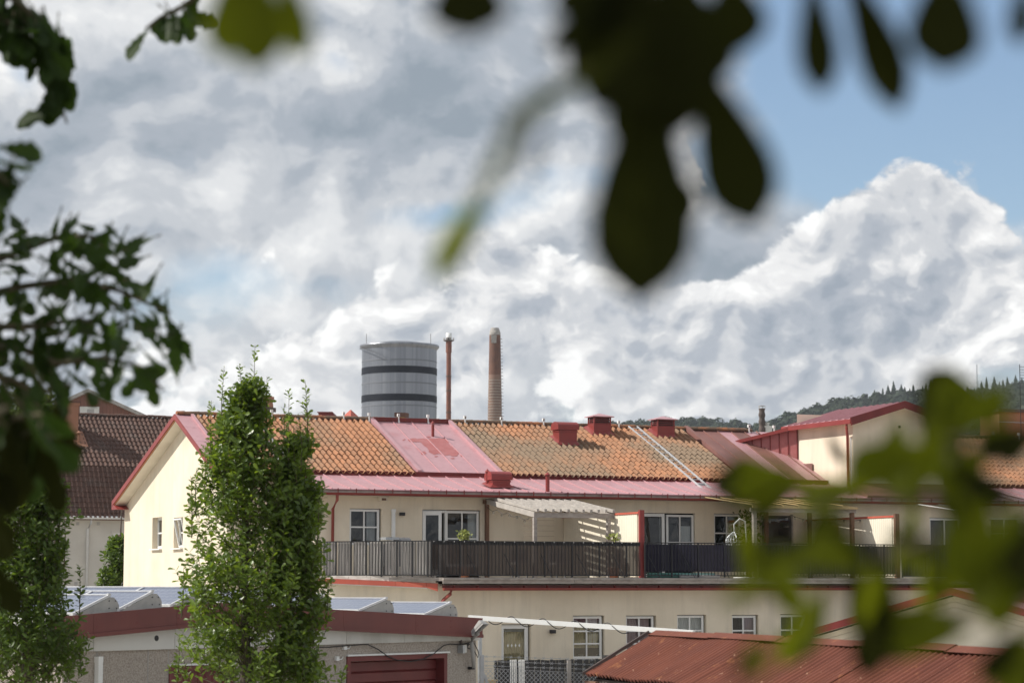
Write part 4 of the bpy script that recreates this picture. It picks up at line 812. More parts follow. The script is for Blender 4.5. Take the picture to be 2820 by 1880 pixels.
def terrace_things():
    q = A.p(A.S(1280, 4.9), 4.9, A.Z(1280, 1477, 4.9)); leafy('potted_shrub', 'pale yellow green shrub behind the railing below the four pane window', q, .18, .15, 160, .085, 'lime', (q.x, q.y, DECK), True, 3)
    q = A.p(A.S(1690, 4.9), 4.9, A.Z(1690, 1481, 4.9)); leafy('potted_plant', 'small leafy green plant in front of the sunlit partition wall', q, .17, .12, 60, .11, 'lime', (q.x, q.y, DECK), True, 5)
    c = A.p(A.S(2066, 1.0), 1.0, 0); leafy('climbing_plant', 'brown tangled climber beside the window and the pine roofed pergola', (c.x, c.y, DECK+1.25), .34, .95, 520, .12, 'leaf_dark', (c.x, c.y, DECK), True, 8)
    # gas grill with grey cover
    s0, s1 = A.S(1054, 1.6), A.S(1125, 1.6); zt = A.Z(1090, 1477, 1.6); t = thing('gas_grill', 'grey gas grill with domed lid behind the pleated screen', 'grill', A.p((s0+s1)/2, 1.6, DECK)); sm = s0+(s1-s0)*.52
    q = MB(); n = 9; q.prism([A.p(sm, 1.6+math.cos(math.pi*i/(n-1))*.28, zt-.22+math.sin(math.pi*i/(n-1))*.2) for i in range(n)], A.u*(s1-sm)); q.build('lid', M['plate'], t); MB().fb(A, s0, sm, 1.34, 1.86, zt-.10, zt-.02).build('side_shelf', M['galv'], t); MB().fb(A, s0+.1, s1-.05, 1.36, 1.84, DECK+.35, zt-.22).build('cabinet', M['plate'], t)
    for x in (s0+.12, s1-.1):
        for y in (1.4, 1.8): MB().fb(A, x-.02, x+.02, y-.02, y+.02, DECK, DECK+.36).build('leg', M['black_metal'], t)
    # white pipe, wall lamps, vent box, egg chair, shelf, mats
    s0, s1 = A.S(1079, .08), A.S(1088, .08); t = thing('white_duct', 'white plastic duct running down the wall beside the grill', 'pipe', A.p(s0, .1, DECK)); MB().fb(A, s0, s1, .01, .1, DECK, A.Z(1083, 1402, .08)).build('duct', M['white'], t); MB().fb(A, s0-.012, s1+.012, .004, .115, A.Z(1083, 1409, .08), A.Z(1083, 1401, .08)).build('cap', M['white'], t)
    for px0, px1, y0, y1, tt, lb in ((1102, 1115, 1410, 1419, 0., 'small black cube lamp on the upper wall beside the duct'), (1516, 1530, 1733, 1743, TL, 'small black cube lamp on the lower wall beside the diamond sticker door')):
        a, c, zb, zt = px_hole(A, tt+.1, px0, px1, y0, y1); t = thing('wall_lamp', lb, 'lamp', A.p((a+c)/2, tt, zb), 'black wall lamps'); MB().fb(A, a, c, tt+.03, tt+.13, zb, zt).build('lamp_body', M['black_metal'], t); MB().fb(A, a+.03, c-.03, tt+.002, tt+.03, zb+.02, zt-.02).build('wall_plate', M['black_metal'], t)
    a, c, zb, zt = px_hole(A, .2, 1047, 1067, 1367, 1381); t = thing('bird_box', 'small pale wooden box under the red gutter', 'box', A.p(a, .1, zb)); MB().fb(A, a, c, .01, .22, zb+.03, zt).build('box', M['soffit'], t); MB().fb(A, a-.03, c+.03, .005, .27, zt, zt+.03).build('lid', M['grey_wood'], t); MB().fb(A, a+.05, c-.05, .22, .225, zb+.04, zb+.11).build('opening', M['brown_wood'], t)
    c = A.p(A.S(2021, 3.2), 3.2, 0); z0 = A.Z(2021, 1521, 3.2); z1 = A.Z(2021, 1462, 3.2); t = thing('egg_chair', 'grey wire hanging egg chair in front of the four pane window', 'chair', (c.x, c.y, DECK)); b = MB()
    hh = (z1-z0)
    for k in range(9):
        a = math.pi*(.5+k/8.)+.25; b.tube([(c.x+math.cos(a)*.27*math.sin(math.pi*f/12), c.y-.1+math.sin(a)*.27*math.sin(math.pi*f/12), z0+hh*f/12.) for f in range(13)], .007, 4)
    for f in (2, 4, 6, 8, 10): b.tube([(c.x+math.cos(math.pi*(.5+k/10.)+.25)*.275*math.sin(math.pi*f/12), c.y-.1+math.sin(math.pi*(.5+k/10.)+.25)*.275*math.sin(math.pi*f/12), z0+hh*f/12.+.04*math.sin(k*1.3)) for k in range(11)], .006, 4)
    b.build('basket', M['galv'], t); x = c.x+.34; MB().tube([(x, c.y, DECK), (x+.06, c.y, z0+hh*.6), (x+.02, c.y, z1+.32), (x-.15, c.y, z1+.40), (c.x, c.y-.1, z1+.22), (c.x, c.y-.1, z1)], .022, 8).build('stand', M['white'], t, smooth=True); MB().tube([(x+.35*math.cos(i*.6283), c.y+.35*math.sin(i*.6283), DECK+.02) for i in range(11)], .02, 6).build('base_ring', M['white'], t)
    sd = A.side(A.S(2466, 5.4)); a, zt = sd.on(2264, 1447, .1); cc, zb = sd.on(2304, 1476, .1); t = thing('wicker_shelf', 'small wicker shelf with jars hung on the partition wall', 'shelf', sd.p(a, .05, zb)); MB().fb(sd, a, cc, .026, .04, zb, zt).build('back', M['basket'], t); MB().fb(sd, a, cc, .04, .16, zb, zb+.03).build('ledge', M['basket'], t); MB().fb(sd, cc-.35, cc, .04, .17, zb+.03, zt-.03).build('basket_front', M['basket'], t); MB().lathe(sd.p(a+.45, .1, zt), [(0, 0), (.06, 0), (.06, .12), (0, .12)], 10).build('jar', M['lime'], t)
    a, c = A.S(1786, 5.3), A.S(1968, 5.3); t = thing('rolled_mat', 'teal and white rolled mats lying behind the navy screened railing', 'mat', A.p(a, 5.2, DECK)); MB().tube([A.p(a, 5.25, DECK+.08), A.p(c, 5.25, DECK+.07)], .08, 10).build('mat', M['teal'], t, smooth=True); MB().tube([A.p(a+1.0, 5.42, DECK+.05), A.p(c+.1, 5.40, DECK+.05)], .05, 10).build('white_mat', M['white'], t, smooth=True)
    # white awning tubes above the far right terrace
    a, c = A.S(2627, 3.), A.S(2700, 3.); z = A.Z(2660, 1404, 3.); t = thing('awning_tube', 'white awning tube under the eave beyond the stair tower', 'awning', A.p(a, 3, z)); MB().tube([A.p(a, 3, z), A.p(c, 3, z)], .035, 8).build('tube', M['white'], t, smooth=True); MB().tube([A.p(c, 3, z-.07), A.p(c+.05, 3, z), A.p(c, 3, z+.13), A.p(c-.06, 3, z+.2)], .03, 8).build('end_hook', M['white'], t, smooth=True)
    for s in (a+.1, c-.1): MB().bar(A.p(s, 3, z), A.p(s, .02, z+.35), .03, .03).build('arm', M['white'], t)
    # garden chairs seen faintly through the sheer screen
    for i, px in enumerate((1440, 1545, 1730)):
        s = A.S(px, 4.4); t = thing('garden_chair', ('grey garden chair behind the sheer screen nearest the four pane window', 'grey garden chair behind the sheer screen under the slatted pergola', 'grey garden chair against the sunlit partition wall')[i], 'chair', A.p(s, 4.4, DECK), 'chairs behind the sheer screen')
        MB().fb(A, s-.28, s+.28, 4.15, 4.65, DECK+.40, DECK+.46).build('seat', M['pale_wood'], t); MB().fb(A, s-.28, s+.28, 4.10, 4.15, DECK+.46, DECK+.85).build('backrest', M['plate'], t)
        for x in (-.26, .22):
            for y in (4.16, 4.6): MB().fb(A, s+x, s+x+.04, y, y+.04, DECK, DECK+.40).build('leg', M['plate'], t)
    # parasol on the ground floor
    c = A.p(A.S(2209, 6.2), 6.2, 0); zt = A.Z(2209, 1697, 6.2); t = thing('closed_parasol', 'closed grey and white parasol standing before a ground floor window', 'parasol', (c.x, c.y, 0)); MB().tube([(c.x, c.y, 0), (c.x, c.y, zt+.03)], .022, 8).build('pole', M['galv'], t); b = MB(); n = 10
    b.add([(c.x, c.y, zt)]+[(c.x+math.cos(6.283*i/n)*r*(1 if i % 2 else .5), c.y+math.sin(6.283*i/n)*r*(1 if i % 2 else .5), z) for r, z in ((.10, zt-.25), (.13, zt-.7), (.11, zt-.95)) for i in range(n)], [(0, 1+i, 1+(i+1) % n) for i in range(n)]+[(1+k*n+i, 1+k*n+(i+1) % n, 1+(k+1)*n+(i+1) % n, 1+(k+1)*n+i) for k in range(2) for i in range(n)]); b.build('canopy', M['curtain'], t); MB().lathe((c.x, c.y, 0), [(0, .0), (.25, 0), (.25, .06), (.03, .1)], 14).build('foot', M['concrete'], t)
terrace_things()
# ------------------------------------------------------------------ garage with solar panels
GO = P(211, 1798, 45.); GA = Fr(GO, (.604, .797), (.797, -.604))
def garage():
    g = GA; zb = g.Z(600, 1782, 0); T = thing('garage', 'pebble dashed garage with maroon fascia, red doors and solar roof', 'garage', g.p(6, -3, 0))
    tf = .22; pts = [(150, 1699), (199, 1694), (511, 1666)]; e1 = g.on(199, 1694, tf); e2 = g.on(511, 1666, tf); e3 = g.on(884, 1675, tf); e4 = g.on(1330, 1701, tf)
    k1 = (e2[1]-e1[1])/(e2[0]-e1[0]); k2 = (e4[1]-e3[1])/(e4[0]-e3[0]); sp = (e3[1]-e1[1]+k1*e1[0]-k2*e3[0])/(k1-k2); top = lambda s: e1[1]+k1*(s-e1[0]) if s < sp else e3[1]+k2*(s-e3[0])
    sl, sr = g.S(178), g.S(1311); sfl, sfr = g.S(150, tf), e4[0]
    # two door openings
    d1 = px_hole(g, 0, 954, 1229, 1806, 1900); d2 = px_hole(g, 0, 464, 640, 1833, 1900); d1[2] = d2[2] = .02
    cuts = [g.S(p) for p in (272, 470)]
    wall(g, 0, sl, sr, 0, zb, [tuple(d1), tuple(d2)], M['pebble'], 'wall', T, depth=.3)
    lw = Fr(g.p(sl, 0, 0), g.n, g.u*-1); wall(lw, 0, -9, 0, 0, zb+.3, [], M['pebble'], 'side_wall', T); rw = Fr(g.p(sr, 0, 0), g.n, g.u); wall(rw, 0, -9, 0, 0, zb+.3, [], M['pebble'], 'far_wall', T)
    # wall panel joints
    for px in (272, 412, 468, 955, 1215): s = g.S(px); MB().fb(g, s-.012, s+.012, .0, .006, max(d1[3], .1)+.25 if 950 < px else .1, zb).build('panel_joint', M['concrete'], T)
    # white boards under the fascia
    xs = [188, 258, 481, 640, 792, 952, 1110, 1318]; fh = .42
    for i, (a, c) in enumerate(zip(xs, xs[1:])):
        sa, sc = g.S(a), g.S(c)-.012; n = 4; ss = [sa+(sc-sa)*j/n for j in range(n+1)]
        lowz = lambda s: zb
        poly = [g.p(sa if i else sa+.0, .0, zb), g.p(sc, .0, zb)]+[g.p(s, .0, top(s)-fh+.05) for s in ss[::-1]]
        MB().prism(poly, g.n*.05).build('white_board', M['white_old'], T)
    s, z = g.on(432, 1756, .06); MB().tube([g.p(s, .04, z), g.p(s, .056, z)], .055, 16).build('vent_hole', M['black_metal'], T)
    # maroon fascia sheets, each with a drip fold
    xs = [150, 262, 490, 640, sp, 948, 1146, 1330]; sv = [(g.S(x, tf) if x != sp else sp) for x in xs]; sv[3] = (sv[2]+sp)/2
    for a, c in zip(sv, sv[1:]):
        c -= .006; MB().prism([g.p(a, tf-.03, top(a)), g.p(c, tf-.03, top(c)), g.p(c, tf-.03, top(c)-fh), g.p(a, tf-.03, top(a)-fh)], g.n*.03).build('fascia_sheet', M['maroon'], T)
        MB().prism([g.p(a, tf-.05, top(a)-fh+.06), g.p(c, tf-.05, top(c)-fh+.06), g.p(c, tf-.05, top(c)-fh-.015), g.p(a, tf-.05, top(a)-fh-.015)], g.n*.075).build('drip_fold', M['maroon'], T)
        for f in (.02, .5):
            for dz in (.10, .24):
                s = a+(c-a)*f+.03; MB().tube([g.p(s, tf-.002, top(s)-dz), g.p(s, tf+.006, top(s)-dz)], .012, 6).build('screw', M['dark_red'], T)
    rb = MB()
    for a, c in ((sfl, sp), (sp, sfr)): rb.prism([g.p(a, tf-.05, top(a)-.04), g.p(c, tf-.05, top(c)-.04), g.p(c, tf-.05, top(c)-.16), g.p(a, tf-.05, top(a)-.16)], g.n*-9.)
    rb.build('roof', M['white_old'], T)
    # big roller door with slats, frame and drip rail
    def door(d, name):
        o = MB().fb(g, d[0], d[0]+.11, -.28, .03, d[2], d[3]).fb(g, d[1]-.11, d[1], -.28, .03, d[2], d[3]).fb(g, d[0]+.11, d[1]-.11, -.28, .03, d[3]-.11, d[3]).build(name, M['maroon_door'], T)
        z = d[3]-.13; k = 0
        while z > .1:
            z0 = max(.03, z-.235); MB().prism([g.p(d[0]+.11, -.22, z), g.p(d[0]+.11, -.20, z-.02), g.p(d[0]+.11, -.20, z0+.035), g.p(d[0]+.11, -.235, z0+.002), g.p(d[0]+.11, -.26, z0+.002), g.p(d[0]+.11, -.26, z)], g.u*(d[1]-d[0]-.22)).build('slat', M['maroon_door'], o); z = z0
        return o
    door(d1, 'roller_door'); o = MB().fb(g, d2[0], d2[0]+.1, -.1, .03, 0.02, d2[3]).fb(g, d2[1]-.1, d2[1], -.1, .03, .02, d2[3]).fb(g, d2[0]+.1, d2[1]-.1, -.1, .03, d2[3]-.1, d2[3]).build('side_door', M['maroon_door'], T)
    MB().fb(g, d2[0]+.1, d2[1]-.1, -.13, -.09, .02, d2[3]-.1).build('leaf', M['maroon_door'], o)
    for i in range(8): s = d2[0]+.1+(d2[1]-d2[0]-.2)*i/8; MB().fb(g, s+.004, s+.012, -.09, -.082, .05, d2[3]-.12).build('board_groove', M['dark_red'], o)
    for d in (d1, d2): MB().fb(g, d[0]-.02, d[1]+.05, .002, .07, d[3], d[3]+.035).build('drip_rail', M['white'], T)
    # rain pipe, boxes, cable, flood lamp
    s, z = g.on(276, 1808, .1); o = thing('white_downpipe', 'white square downpipe on the garage wall by the columnar shrub', 'pipe', g.p(s, .1, 0)); MB().fb(g, s-.055, s+.055, .01, .12, 0, z).build('pipe', M['white'], o); MB().fb(g, s-.065, s+.05, .005, .13, z-.1, z+.01).build('elbow', M['white'], o)
    for px, py, lb in ((949, 1782, 'white junction box high beside the roller door'), (928, 1812, 'white switch box low beside the roller door')):
        s, z = g.on(px, py, .03); t = thing('junction_box', lb, 'box', g.p(s, .03, z), 'boxes on the garage wall'); MB().fb(g, s-.045, s+.045, .0, .06, z-.045, z+.045).build('box', M['white'], t); MB().tube([g.p(s+.045, .03, z-.02), g.p(s+.16, .02, z-.02), g.p(s+.2, .02, z+.03)], .012, 6).build('cable_stub', M['white'], t)
    s, z = g.on(1272, 1786, .05); t = thing('motion_sensor', 'grey sensor box on the garage wall under the white board', 'sensor', g.p(s, .05, z)); MB().fb(g, s-.08, s+.09, .0, .12, z-.08, z+.09).build('housing', M['white_old'], t); MB().fb(g, s-.10, s-.02, .01, .16, z-.09, z+.08).build('lens_hood', M['galv'], t); MB().tube([g.p(s-.02, .05, z+.09), g.p(s-.03, .04, z+.2)], .03, 8).build('conduit', M['dark_stack'], t)
    cab = [(870, 1781), (905, 1781), (960, 1776), (1012, 1773), (1040, 1786), (1068, 1806), (1095, 1817), (1130, 1820), (1165, 1814), (1195, 1798), (1222, 1776), (1240, 1772), (1268, 1774), (1285, 1770), (1300, 1766)]
    cab = [(x, y) for x, y in cab]; pts = []
    for (a, b_), (c, d_) in zip(cab, cab[1:]):
        for j in range(3): f = j/3.; pts.append((a+(c-a)*f, b_+(d_-b_)*f))
    t = thing('black_cable', 'slack black cable sagging across the garage wall', 'cable', g.p(g.S(1100), 0, zb)); MB().tube([(lambda q: g.p(q[0], .065, q[1]))(g.on(x, y, .065)) for x, y in pts], .012, 6).build('cable', M['black_metal'], t, smooth=True)
    lp = [(1284, 1786), (1288, 1776), (1297, 1770), (1304, 1767)]; lp = lp+[(1310, 1778), (1316, 1790), (1319, 1802), (1316, 1809), (1311, 1800), (1304, 1788), (1294, 1785), (1285, 1782), (1284, 1777), (1292, 1769)]
    MB().tube([(lambda q: g.p(q[0], .09, q[1]))(g.on(x, y, .09)) for x, y in lp], .010, 6).build('cable_loop', M['black_metal'], t, smooth=True)
    # street style lamp on a bent tube
    tt = .16; q = lambda px, py, t_=tt: (lambda e: g.p(e[0], t_, e[1]))(g.on(px, py, t_)); t = thing('flood_lamp', 'dirty grey flood lamp on a bent tube at the garage corner', 'lamp', q(1304, 1838)); MB().tube([q(1305, 1838), q(1301, 1790), q(1299, 1768), q(1301, 1756), q(1308, 1749, .3), q(1316, 1744, .5)], .045, 10).build('arm', M['zinc'], t, smooth=True)
    MB().fb(g, g.S(1300, .12), g.S(1308, .12), .0, .12, g.Z(1304, 1842, .12), g.Z(1304, 1835, .12)).build('clamp', M['black_metal'], t)
    c = q(1322, 1733, .62); ax = (q(1335, 1722, .75)-q(1308, 1748, .5)).normalized(); sx = ax.cross(Vector((0, 0, 1))).normalized(); up = sx.cross(ax); up = up if up.z > 0 else -up
    b = MB(); base = [c-ax*.20+sx*.10, c+ax*.20+sx*.13, c+ax*.20-sx*.13, c-ax*.20-sx*.10]; tp = [c-ax*.17+sx*.06+up*.1, c+ax*.15+sx*.08+up*.15, c+ax*.15-sx*.08+up*.15, c-ax*.17-sx*.06+up*.1]
    b.add(base+tp, [(4, 5, 6, 7), (0, 1, 5, 4), (1, 2, 6, 5), (2, 3, 7, 6), (3, 0, 4, 7)]); b.build('lamp_head', M['zinc'], t); MB().lathe(c+up*.03, [(0, -.05), (.04, -.03), (.045, .02), (.03, .06)], 10).build('lamp_bulb', M['bulb'], t, smooth=True); MB().quad(*[p-up*.002+(c-p)*.06+up*.05 for p in base]).build('reflector', M['plate'], t)
    # solar rows: frame, glass face, end plate, back sheet
    rows = [g.on(203, 1669, 0), g.on(325, 1671, 0)]
    ss = [g.S(203), g.S(325), g.S(470), g.S(640), g.S(808), g.S(987), g.S(1168)]
    uvn = []
    names = ['beside the columnar shrub', 'second along from the columnar shrub', 'touching the left flank of the columnar oak', 'covered by the columnar oak', 'just right of the columnar oak', 'above the roller door', 'beside the flood lamp corner']; nm2 = ['shrub side', 'second', 'oak flank', 'oak covered', 'oak right side', 'roller door', 'flood lamp']
    lw_, hi = .98, .30
    for r, s in enumerate(ss):
        b0 = top(s)-.02; wid = 1.12; s2 = s+wid*.80; zl, zh = top(s)+.015, top(s2)+hi
        for k in range(3 if r < 5 else 2):
            t1 = .02-k*1.67; t0 = t1-1.65; T2 = thing('solar_panel', ('blue solar panel '+names[r]+', showing its end plate' if k == 0 else ('blue solar panel behind the '+nm2[r]+(' one' if k == 1 else ' one, second back'))), 'solar panel', g.p(s, t1, zl), 'solar panels on the garage roof')
            a, b_, c, d = g.p(s, t1, zl), g.p(s2, t1, zh), g.p(s2, t0, zh), g.p(s, t0, zl); nn = (b_-a).cross(d-a).normalized(); nn = nn if nn.z > 0 else -nn
            fm = MB()
            for x, y in ((a, b_), (b_, c), (c, d), (d, a)): fm.bar(x, y, .045, .045, nn)
            fm.build('frame', M['alu'], T2)
            me = bpy.data.meshes.new('cells'); bb = BS[T2]; me.from_pydata([p+nn*.005-bb for p in (a, b_, c, d)], [], [(0, 1, 2, 3)]); uv = me.uv_layers.new(name='UVMap'); 
            for li, v in enumerate(((0, 0), (6, 0), (6, 10), (0, 10))): uv.data[li].uv = v
            me.materials.append(M['cells']); o = bpy.data.objects.new('cells', me); COL.objects.link(o); o.parent = T2; BS[o] = bb
            zb0 = top(s2+.22)
            MB().quad(b_-nn*.02, c-nn*.02, g.p(s2+.22, t0, zb0+.04), g.p(s2+.22, t1, zb0+.04)).build('back_sheet', M['zinc'], T2)
            if k == 0:
                MB().prism([g.p(s+.02, t1+.012, zl-.03), g.p(s2, t1+.012, zh-.03), g.p(s2+.10, t1+.012, zh-.035), g.p(s2+.19, t1+.012, zh-.11), g.p(s2+.235, t1+.012, zb0+.10), g.p(s2+.235, t1+.012, zb0-.04), g.p(s+.02, t1+.012, top(s)-.04)], g.n*.01).build('end_plate', M['zinc'], T2)
                for x, z in ((s2-.02, zh-.10), (s2+.14, zh-.10), (s2-.02, zb0+.05), (s2+.17, zb0+.05), (s+.1, zl-.03)): MB().tube([g.p(x, t1+.02, z), g.p(x, t1+.03, z)], .014, 6).build('bolt', M['black_metal'], T2)
                MB().box(g.p(s2-.05, t1-.02, zh-.01), g.u*.07, g.n*.05, (0, 0, .05)).build('clamp', M['alu'], T2); MB().box(g.p(s-.04, t1-.02, zl-.03), g.u*.07, g.n*.05, (0, 0, .05)).build('clamp', M['alu'], T2)
garage()
# ------------------------------------------------------------------ cable beam, fences
def beam():
    a, c = P(1292, 1699, 57.), P(1911, 1741, 54.); t = thing('cable_beam', 'long white beam with a spiralling black cable between garage and shed', 'beam', (a+c)/2); d = (c-a).normalized(); MB().bar(a, c, .11, .105).build('beam', M['white'], t)
    b = MB(); pts = []; L = (c-a).length; side = Vector((d.y, -d.x, 0)).normalized()
    for i in range(121):
        f = i/120.; w = f*4.3*6.283; sag = max(0, math.sin(w))*.05; pts.append(a+d*L*(.10+f*.62)+side*(.075*math.cos(w)+.012)+Vector((0, 0, .085*math.sin(-w-.6)-sag*(1 if math.cos(w) > -2 else 0)*.8)))
    b.tube(pts, .011, 6); b.build('cable', M['black_metal'], t, smooth=True)
    for p in (a+d*.3, c-d*.4): MB().tube([(p.x, p.y, 0), (p.x, p.y, p.z-.05)], .05, 8).build('support_post', M['galv'], t)
beam()
def fences():
    # chain link fence with barbed wire
    fo = P(1327, 1880, 40.); fr = Fr(fo, (.965, .26), (.26, -.965)); T = thing('chain_link_fence', 'galvanised chain link fence with barbed wires beside the garage', 'fence', fr.p(0, 0, 0))
    zp = fr.Z(1327, 1802, 0); s2 = fr.S(1567, 0, 1850); z2 = fr.Z(1567, 1817, 0); s3 = s2+1.9
    MB().fb(fr, -.03, .03, -.03, .03, 0, zp).build('steel_post', M['galv'], T); MB().fb(fr, s2-.03, s2+.03, -.03, .03, 0, z2).build('wood_post', M['pale_wood'], T); MB().bar(fr.p(.03, 0, zp-.32), fr.p(.75, -.02, .05), .045, .045).build('brace', M['galv'], T)
    zm = fr.Z(1340, 1838, 0); zm2 = fr.Z(1600, 1852, 0); top = lambda s: zm+(zm2-zm)*s/fr.S(1600, 0, 1850); b = MB(); d = .058; s = -1.6
    while s < s3:
        z0 = 0.4; h = 1.6
        for sg in (1, -1):
            # one wire of the diamond mesh: rises 45 degrees and is cut at the fence ends
            a, e = (s, s+h*sg); lo, hi = .35, 1.75
            x0, x1 = s, s+(hi-lo)*sg; za, zb = lo, hi
            zt = top(max(0, min(s3, x1)))
            if zb > zt: x1 -= (zb-zt)*sg; zb = zt
            def clip(xc):
                return lo+(xc-s)*sg
            if x0 < 0: 
                if x1 <= 0: continue
                za = clip(0); x0 = 0
            if x1 < 0: zb = clip(0); x1 = 0
            if x0 > s3: 
                if x1 >= s3: continue
                za = clip(s3); x0 = s3
            if x1 > s3: zb = clip(s3); x1 = s3
            if zb-za < .05: continue
            b.bar(fr.p(x0, .004*sg, za), fr.p(x1, .004*sg, zb), .0065, .0065)
        s += d*1.28
    b.build('wire_mesh', M['galv'], T)
    b2 = MB()
    for i, (y0, y1) in enumerate(((1806, 1815), (1819, 1829), (1831, 1842), (1838, 1853))):
        za, zb = fr.Z(1331, y0, 0), fr.Z(1640, y1, 0); p0, p1 = fr.p(0, .02, za), fr.p(fr.S(1640, 0, 1850), .02, zb); w = MB(); w.bar(p0, p1, .007, .007)
        for k in range(14 if i < 3 else 0): q = p0+(p1-p0)*(k+.5)/14; w.bar(q-Vector((.02, 0, .025)), q+Vector((.02, 0, .025)), .006, .006).bar(q-Vector((-.02, 0, .02)), q+Vector((-.02, 0, .02)), .006, .006)
        w.build('barbed_wire', M['galv'], T)
    # black picket fence before the lower wall
    q0 = A.p(A.S(1362, 8.), 8., 0); f2 = Fr(q0, A.u, A.n); z1 = f2.Z(1500, 1815, 0); T = thing('black_fence', 'black vertical board fence in front of the ground floor windows', 'fence', f2.p(2, 0, 0)); L = f2.S(1760, 0); w = .095; b = MB().box((0, 0, .05), (w-.012, 0, 0), (0, .02, 0), (0, 0, z1-.05)); me = b.mesh('picket'); me.materials.append(M['black_fence'])
    for i in range(int(L/w)): place('picket', me, T, basis(f2.p(i*w, RNG.uniform(-.012, .012), RNG.uniform(-.02, .01)), f2.u, f2.n, Vector((0, 0, 1))))
    for z in (.3, z1-.2): MB().fb(f2, 0, L, -.06, -.02, z, z+.08).build('rail', M['black_fence'], T)
    MB().fb(f2, f2.S(1677), f2.S(1700), -.5, -.1, 0, z1+.09).build('dark_end_panel', M['black_fence'], T)
    # row of white slats leaning on it
    T = thing('garden_gate', 'narrow gate of upright white slats before the black fence', 'gate', f2.p(.8, .1, 0)); me = MB().box((0, 0, 0), (.032, 0, 0), (0, .02, 0), (0, 0, f2.Z(1420, 1815, .1))).mesh('slat'); me.materials.append(M['white'])
    for px in (1404.5, 1409.5, 1414.5, 1419, 1428, 1432.5, 1437, 1441): place('slat', me, T, basis(f2.p(f2.S(px, .1), .1, 0), f2.u, f2.n, Vector((0, 0, 1))))
    # timber with orange top glimpsed by the post
    s, z = fr.on(1340, 1874, -.6); t = thing('timber_crate', 'corner of an orange timber crate behind the steel fence post', 'crate', fr.p(s, -.6, 0))
    MB().fb(fr, s-.06, s+.16, -.75, -.6, 0, z).build('side', M['new_wood'], t); MB().fb(fr, s-.08, s+.18, -.77, -.58, z, z+.02).build('lid', M['new_wood'], t)
fences()
# ------------------------------------------------------------------ rusty corrugated shed
def shed():
    D = 40.; p0 = P(1807, 1744, D); rd = Vector((.28, -.96, 0)).normalized(); dn = Vector((-.96, -.28, 0)).normalized(); tl = 13.5
    w = 1.22; e = P(1619, 1857, 39.65); drop = p0.z-e.z; pitch = .098*1.55; T = thing('corrugated_shed', 'low shed with rusty red corrugated metal roof', 'shed', (p0.x+rd.x*5, p0.y+rd.y*5, 0)); sv = (dn*w+Vector((0, 0, -drop))); nr = rd.cross(sv).normalized(); nr = nr if nr.z > 0 else -nr
    lens = [0, 2.65, 4.8, 6.9, 9.1, 11.3, 13.5]
    for sg in (1, -1):
        d2 = Vector((dn.x*sg, dn.y*sg, 0)); sv2 = d2*w+Vector((0, 0, -drop)); n2 = rd.cross(sv2).normalized(); n2 = n2 if n2.z > 0 else -n2
        for i, (a, c) in enumerate(zip(lens, lens[1:])):
            b = MB(); m = int((c-a)/pitch*6); r0 = []; up_ = n2*(.012*(i % 2))
            for j in range(m+1):
                x = a+(c+.05-a)*j/m; h = .036*math.sin(x/pitch*6.283); cg = .5-.5*math.sin(x/pitch*6.283); bend = .012*math.sin(x*2.1); r0 += [p0+rd*x+n2*(h+bend)+up_+Vector((0, 0, .0)), p0+rd*x+sv2*.5+n2*(h-.008+bend)+up_, p0+rd*x+sv2*(1+.006*math.sin(x*9))+n2*(h+bend)+up_]
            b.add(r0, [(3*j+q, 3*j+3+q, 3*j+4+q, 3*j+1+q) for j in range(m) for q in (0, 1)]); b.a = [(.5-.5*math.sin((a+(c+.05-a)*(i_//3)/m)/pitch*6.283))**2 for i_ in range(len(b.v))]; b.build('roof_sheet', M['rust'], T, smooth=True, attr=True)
    b = MB()
    for i in range(5):
        a, c = i*2.7, (i+1)*2.7+.04; o = Vector((0, 0, .012*(i % 2)+.015)); MB().add([p0+rd*a+dn*.15+o+Vector((0, 0, -.03)), p0+rd*a+o+Vector((0, 0, .045)), p0+rd*a-dn*.15+o+Vector((0, 0, -.03)), p0+rd*c+dn*.15+o+Vector((0, 0, -.03)), p0+rd*c+o+Vector((0, 0, .045)), p0+rd*c-dn*.15+o+Vector((0, 0, -.03))], [(0, 1, 4, 3), (1, 2, 5, 4)]).build('ridge_cap', M['rust'], T)
    MB().bar(p0+nr*.035-rd*.02+dn*.1, p0+sv*1.02+nr*.035-rd*.02, .05, .05).build('verge_trim', M['dark_stack'], T); MB().bar(p0+nr*.035-rd*.02-dn*.1, p0-dn*w+Vector((0, 0, -drop)), .05, .05).build('verge_trim', M['dark_stack'], T)
    zw = p0.z-drop-.06
    for sg in (1, -1):
        q0 = p0+dn*(w-.12)*sg; f = Fr(q0, rd, dn*sg); MB().fb(f, .1, tl, -.04, 0, 0, zw).build('plank_wall', M['dark_stack'], T)
    f = Fr(p0+rd*.12, dn, rd*-1); MB().prism([f.p(-w+.15, 0, 0), f.p(w-.15, 0, 0), f.p(w-.15, 0, zw+.02), f.p(0, 0, p0.z-.1), f.p(-w+.15, 0, zw+.02)], f.n*.04).build('end_wall', M['dark_stack'], T)
    MB().bar(p0+sv*.97+Vector((0, 0, -.16))-rd*.08, p0+sv*.97+Vector((0, 0, -.16))+rd*.5, .07, .09).build('purlin_end', M['brown_wood'], T)
shed()
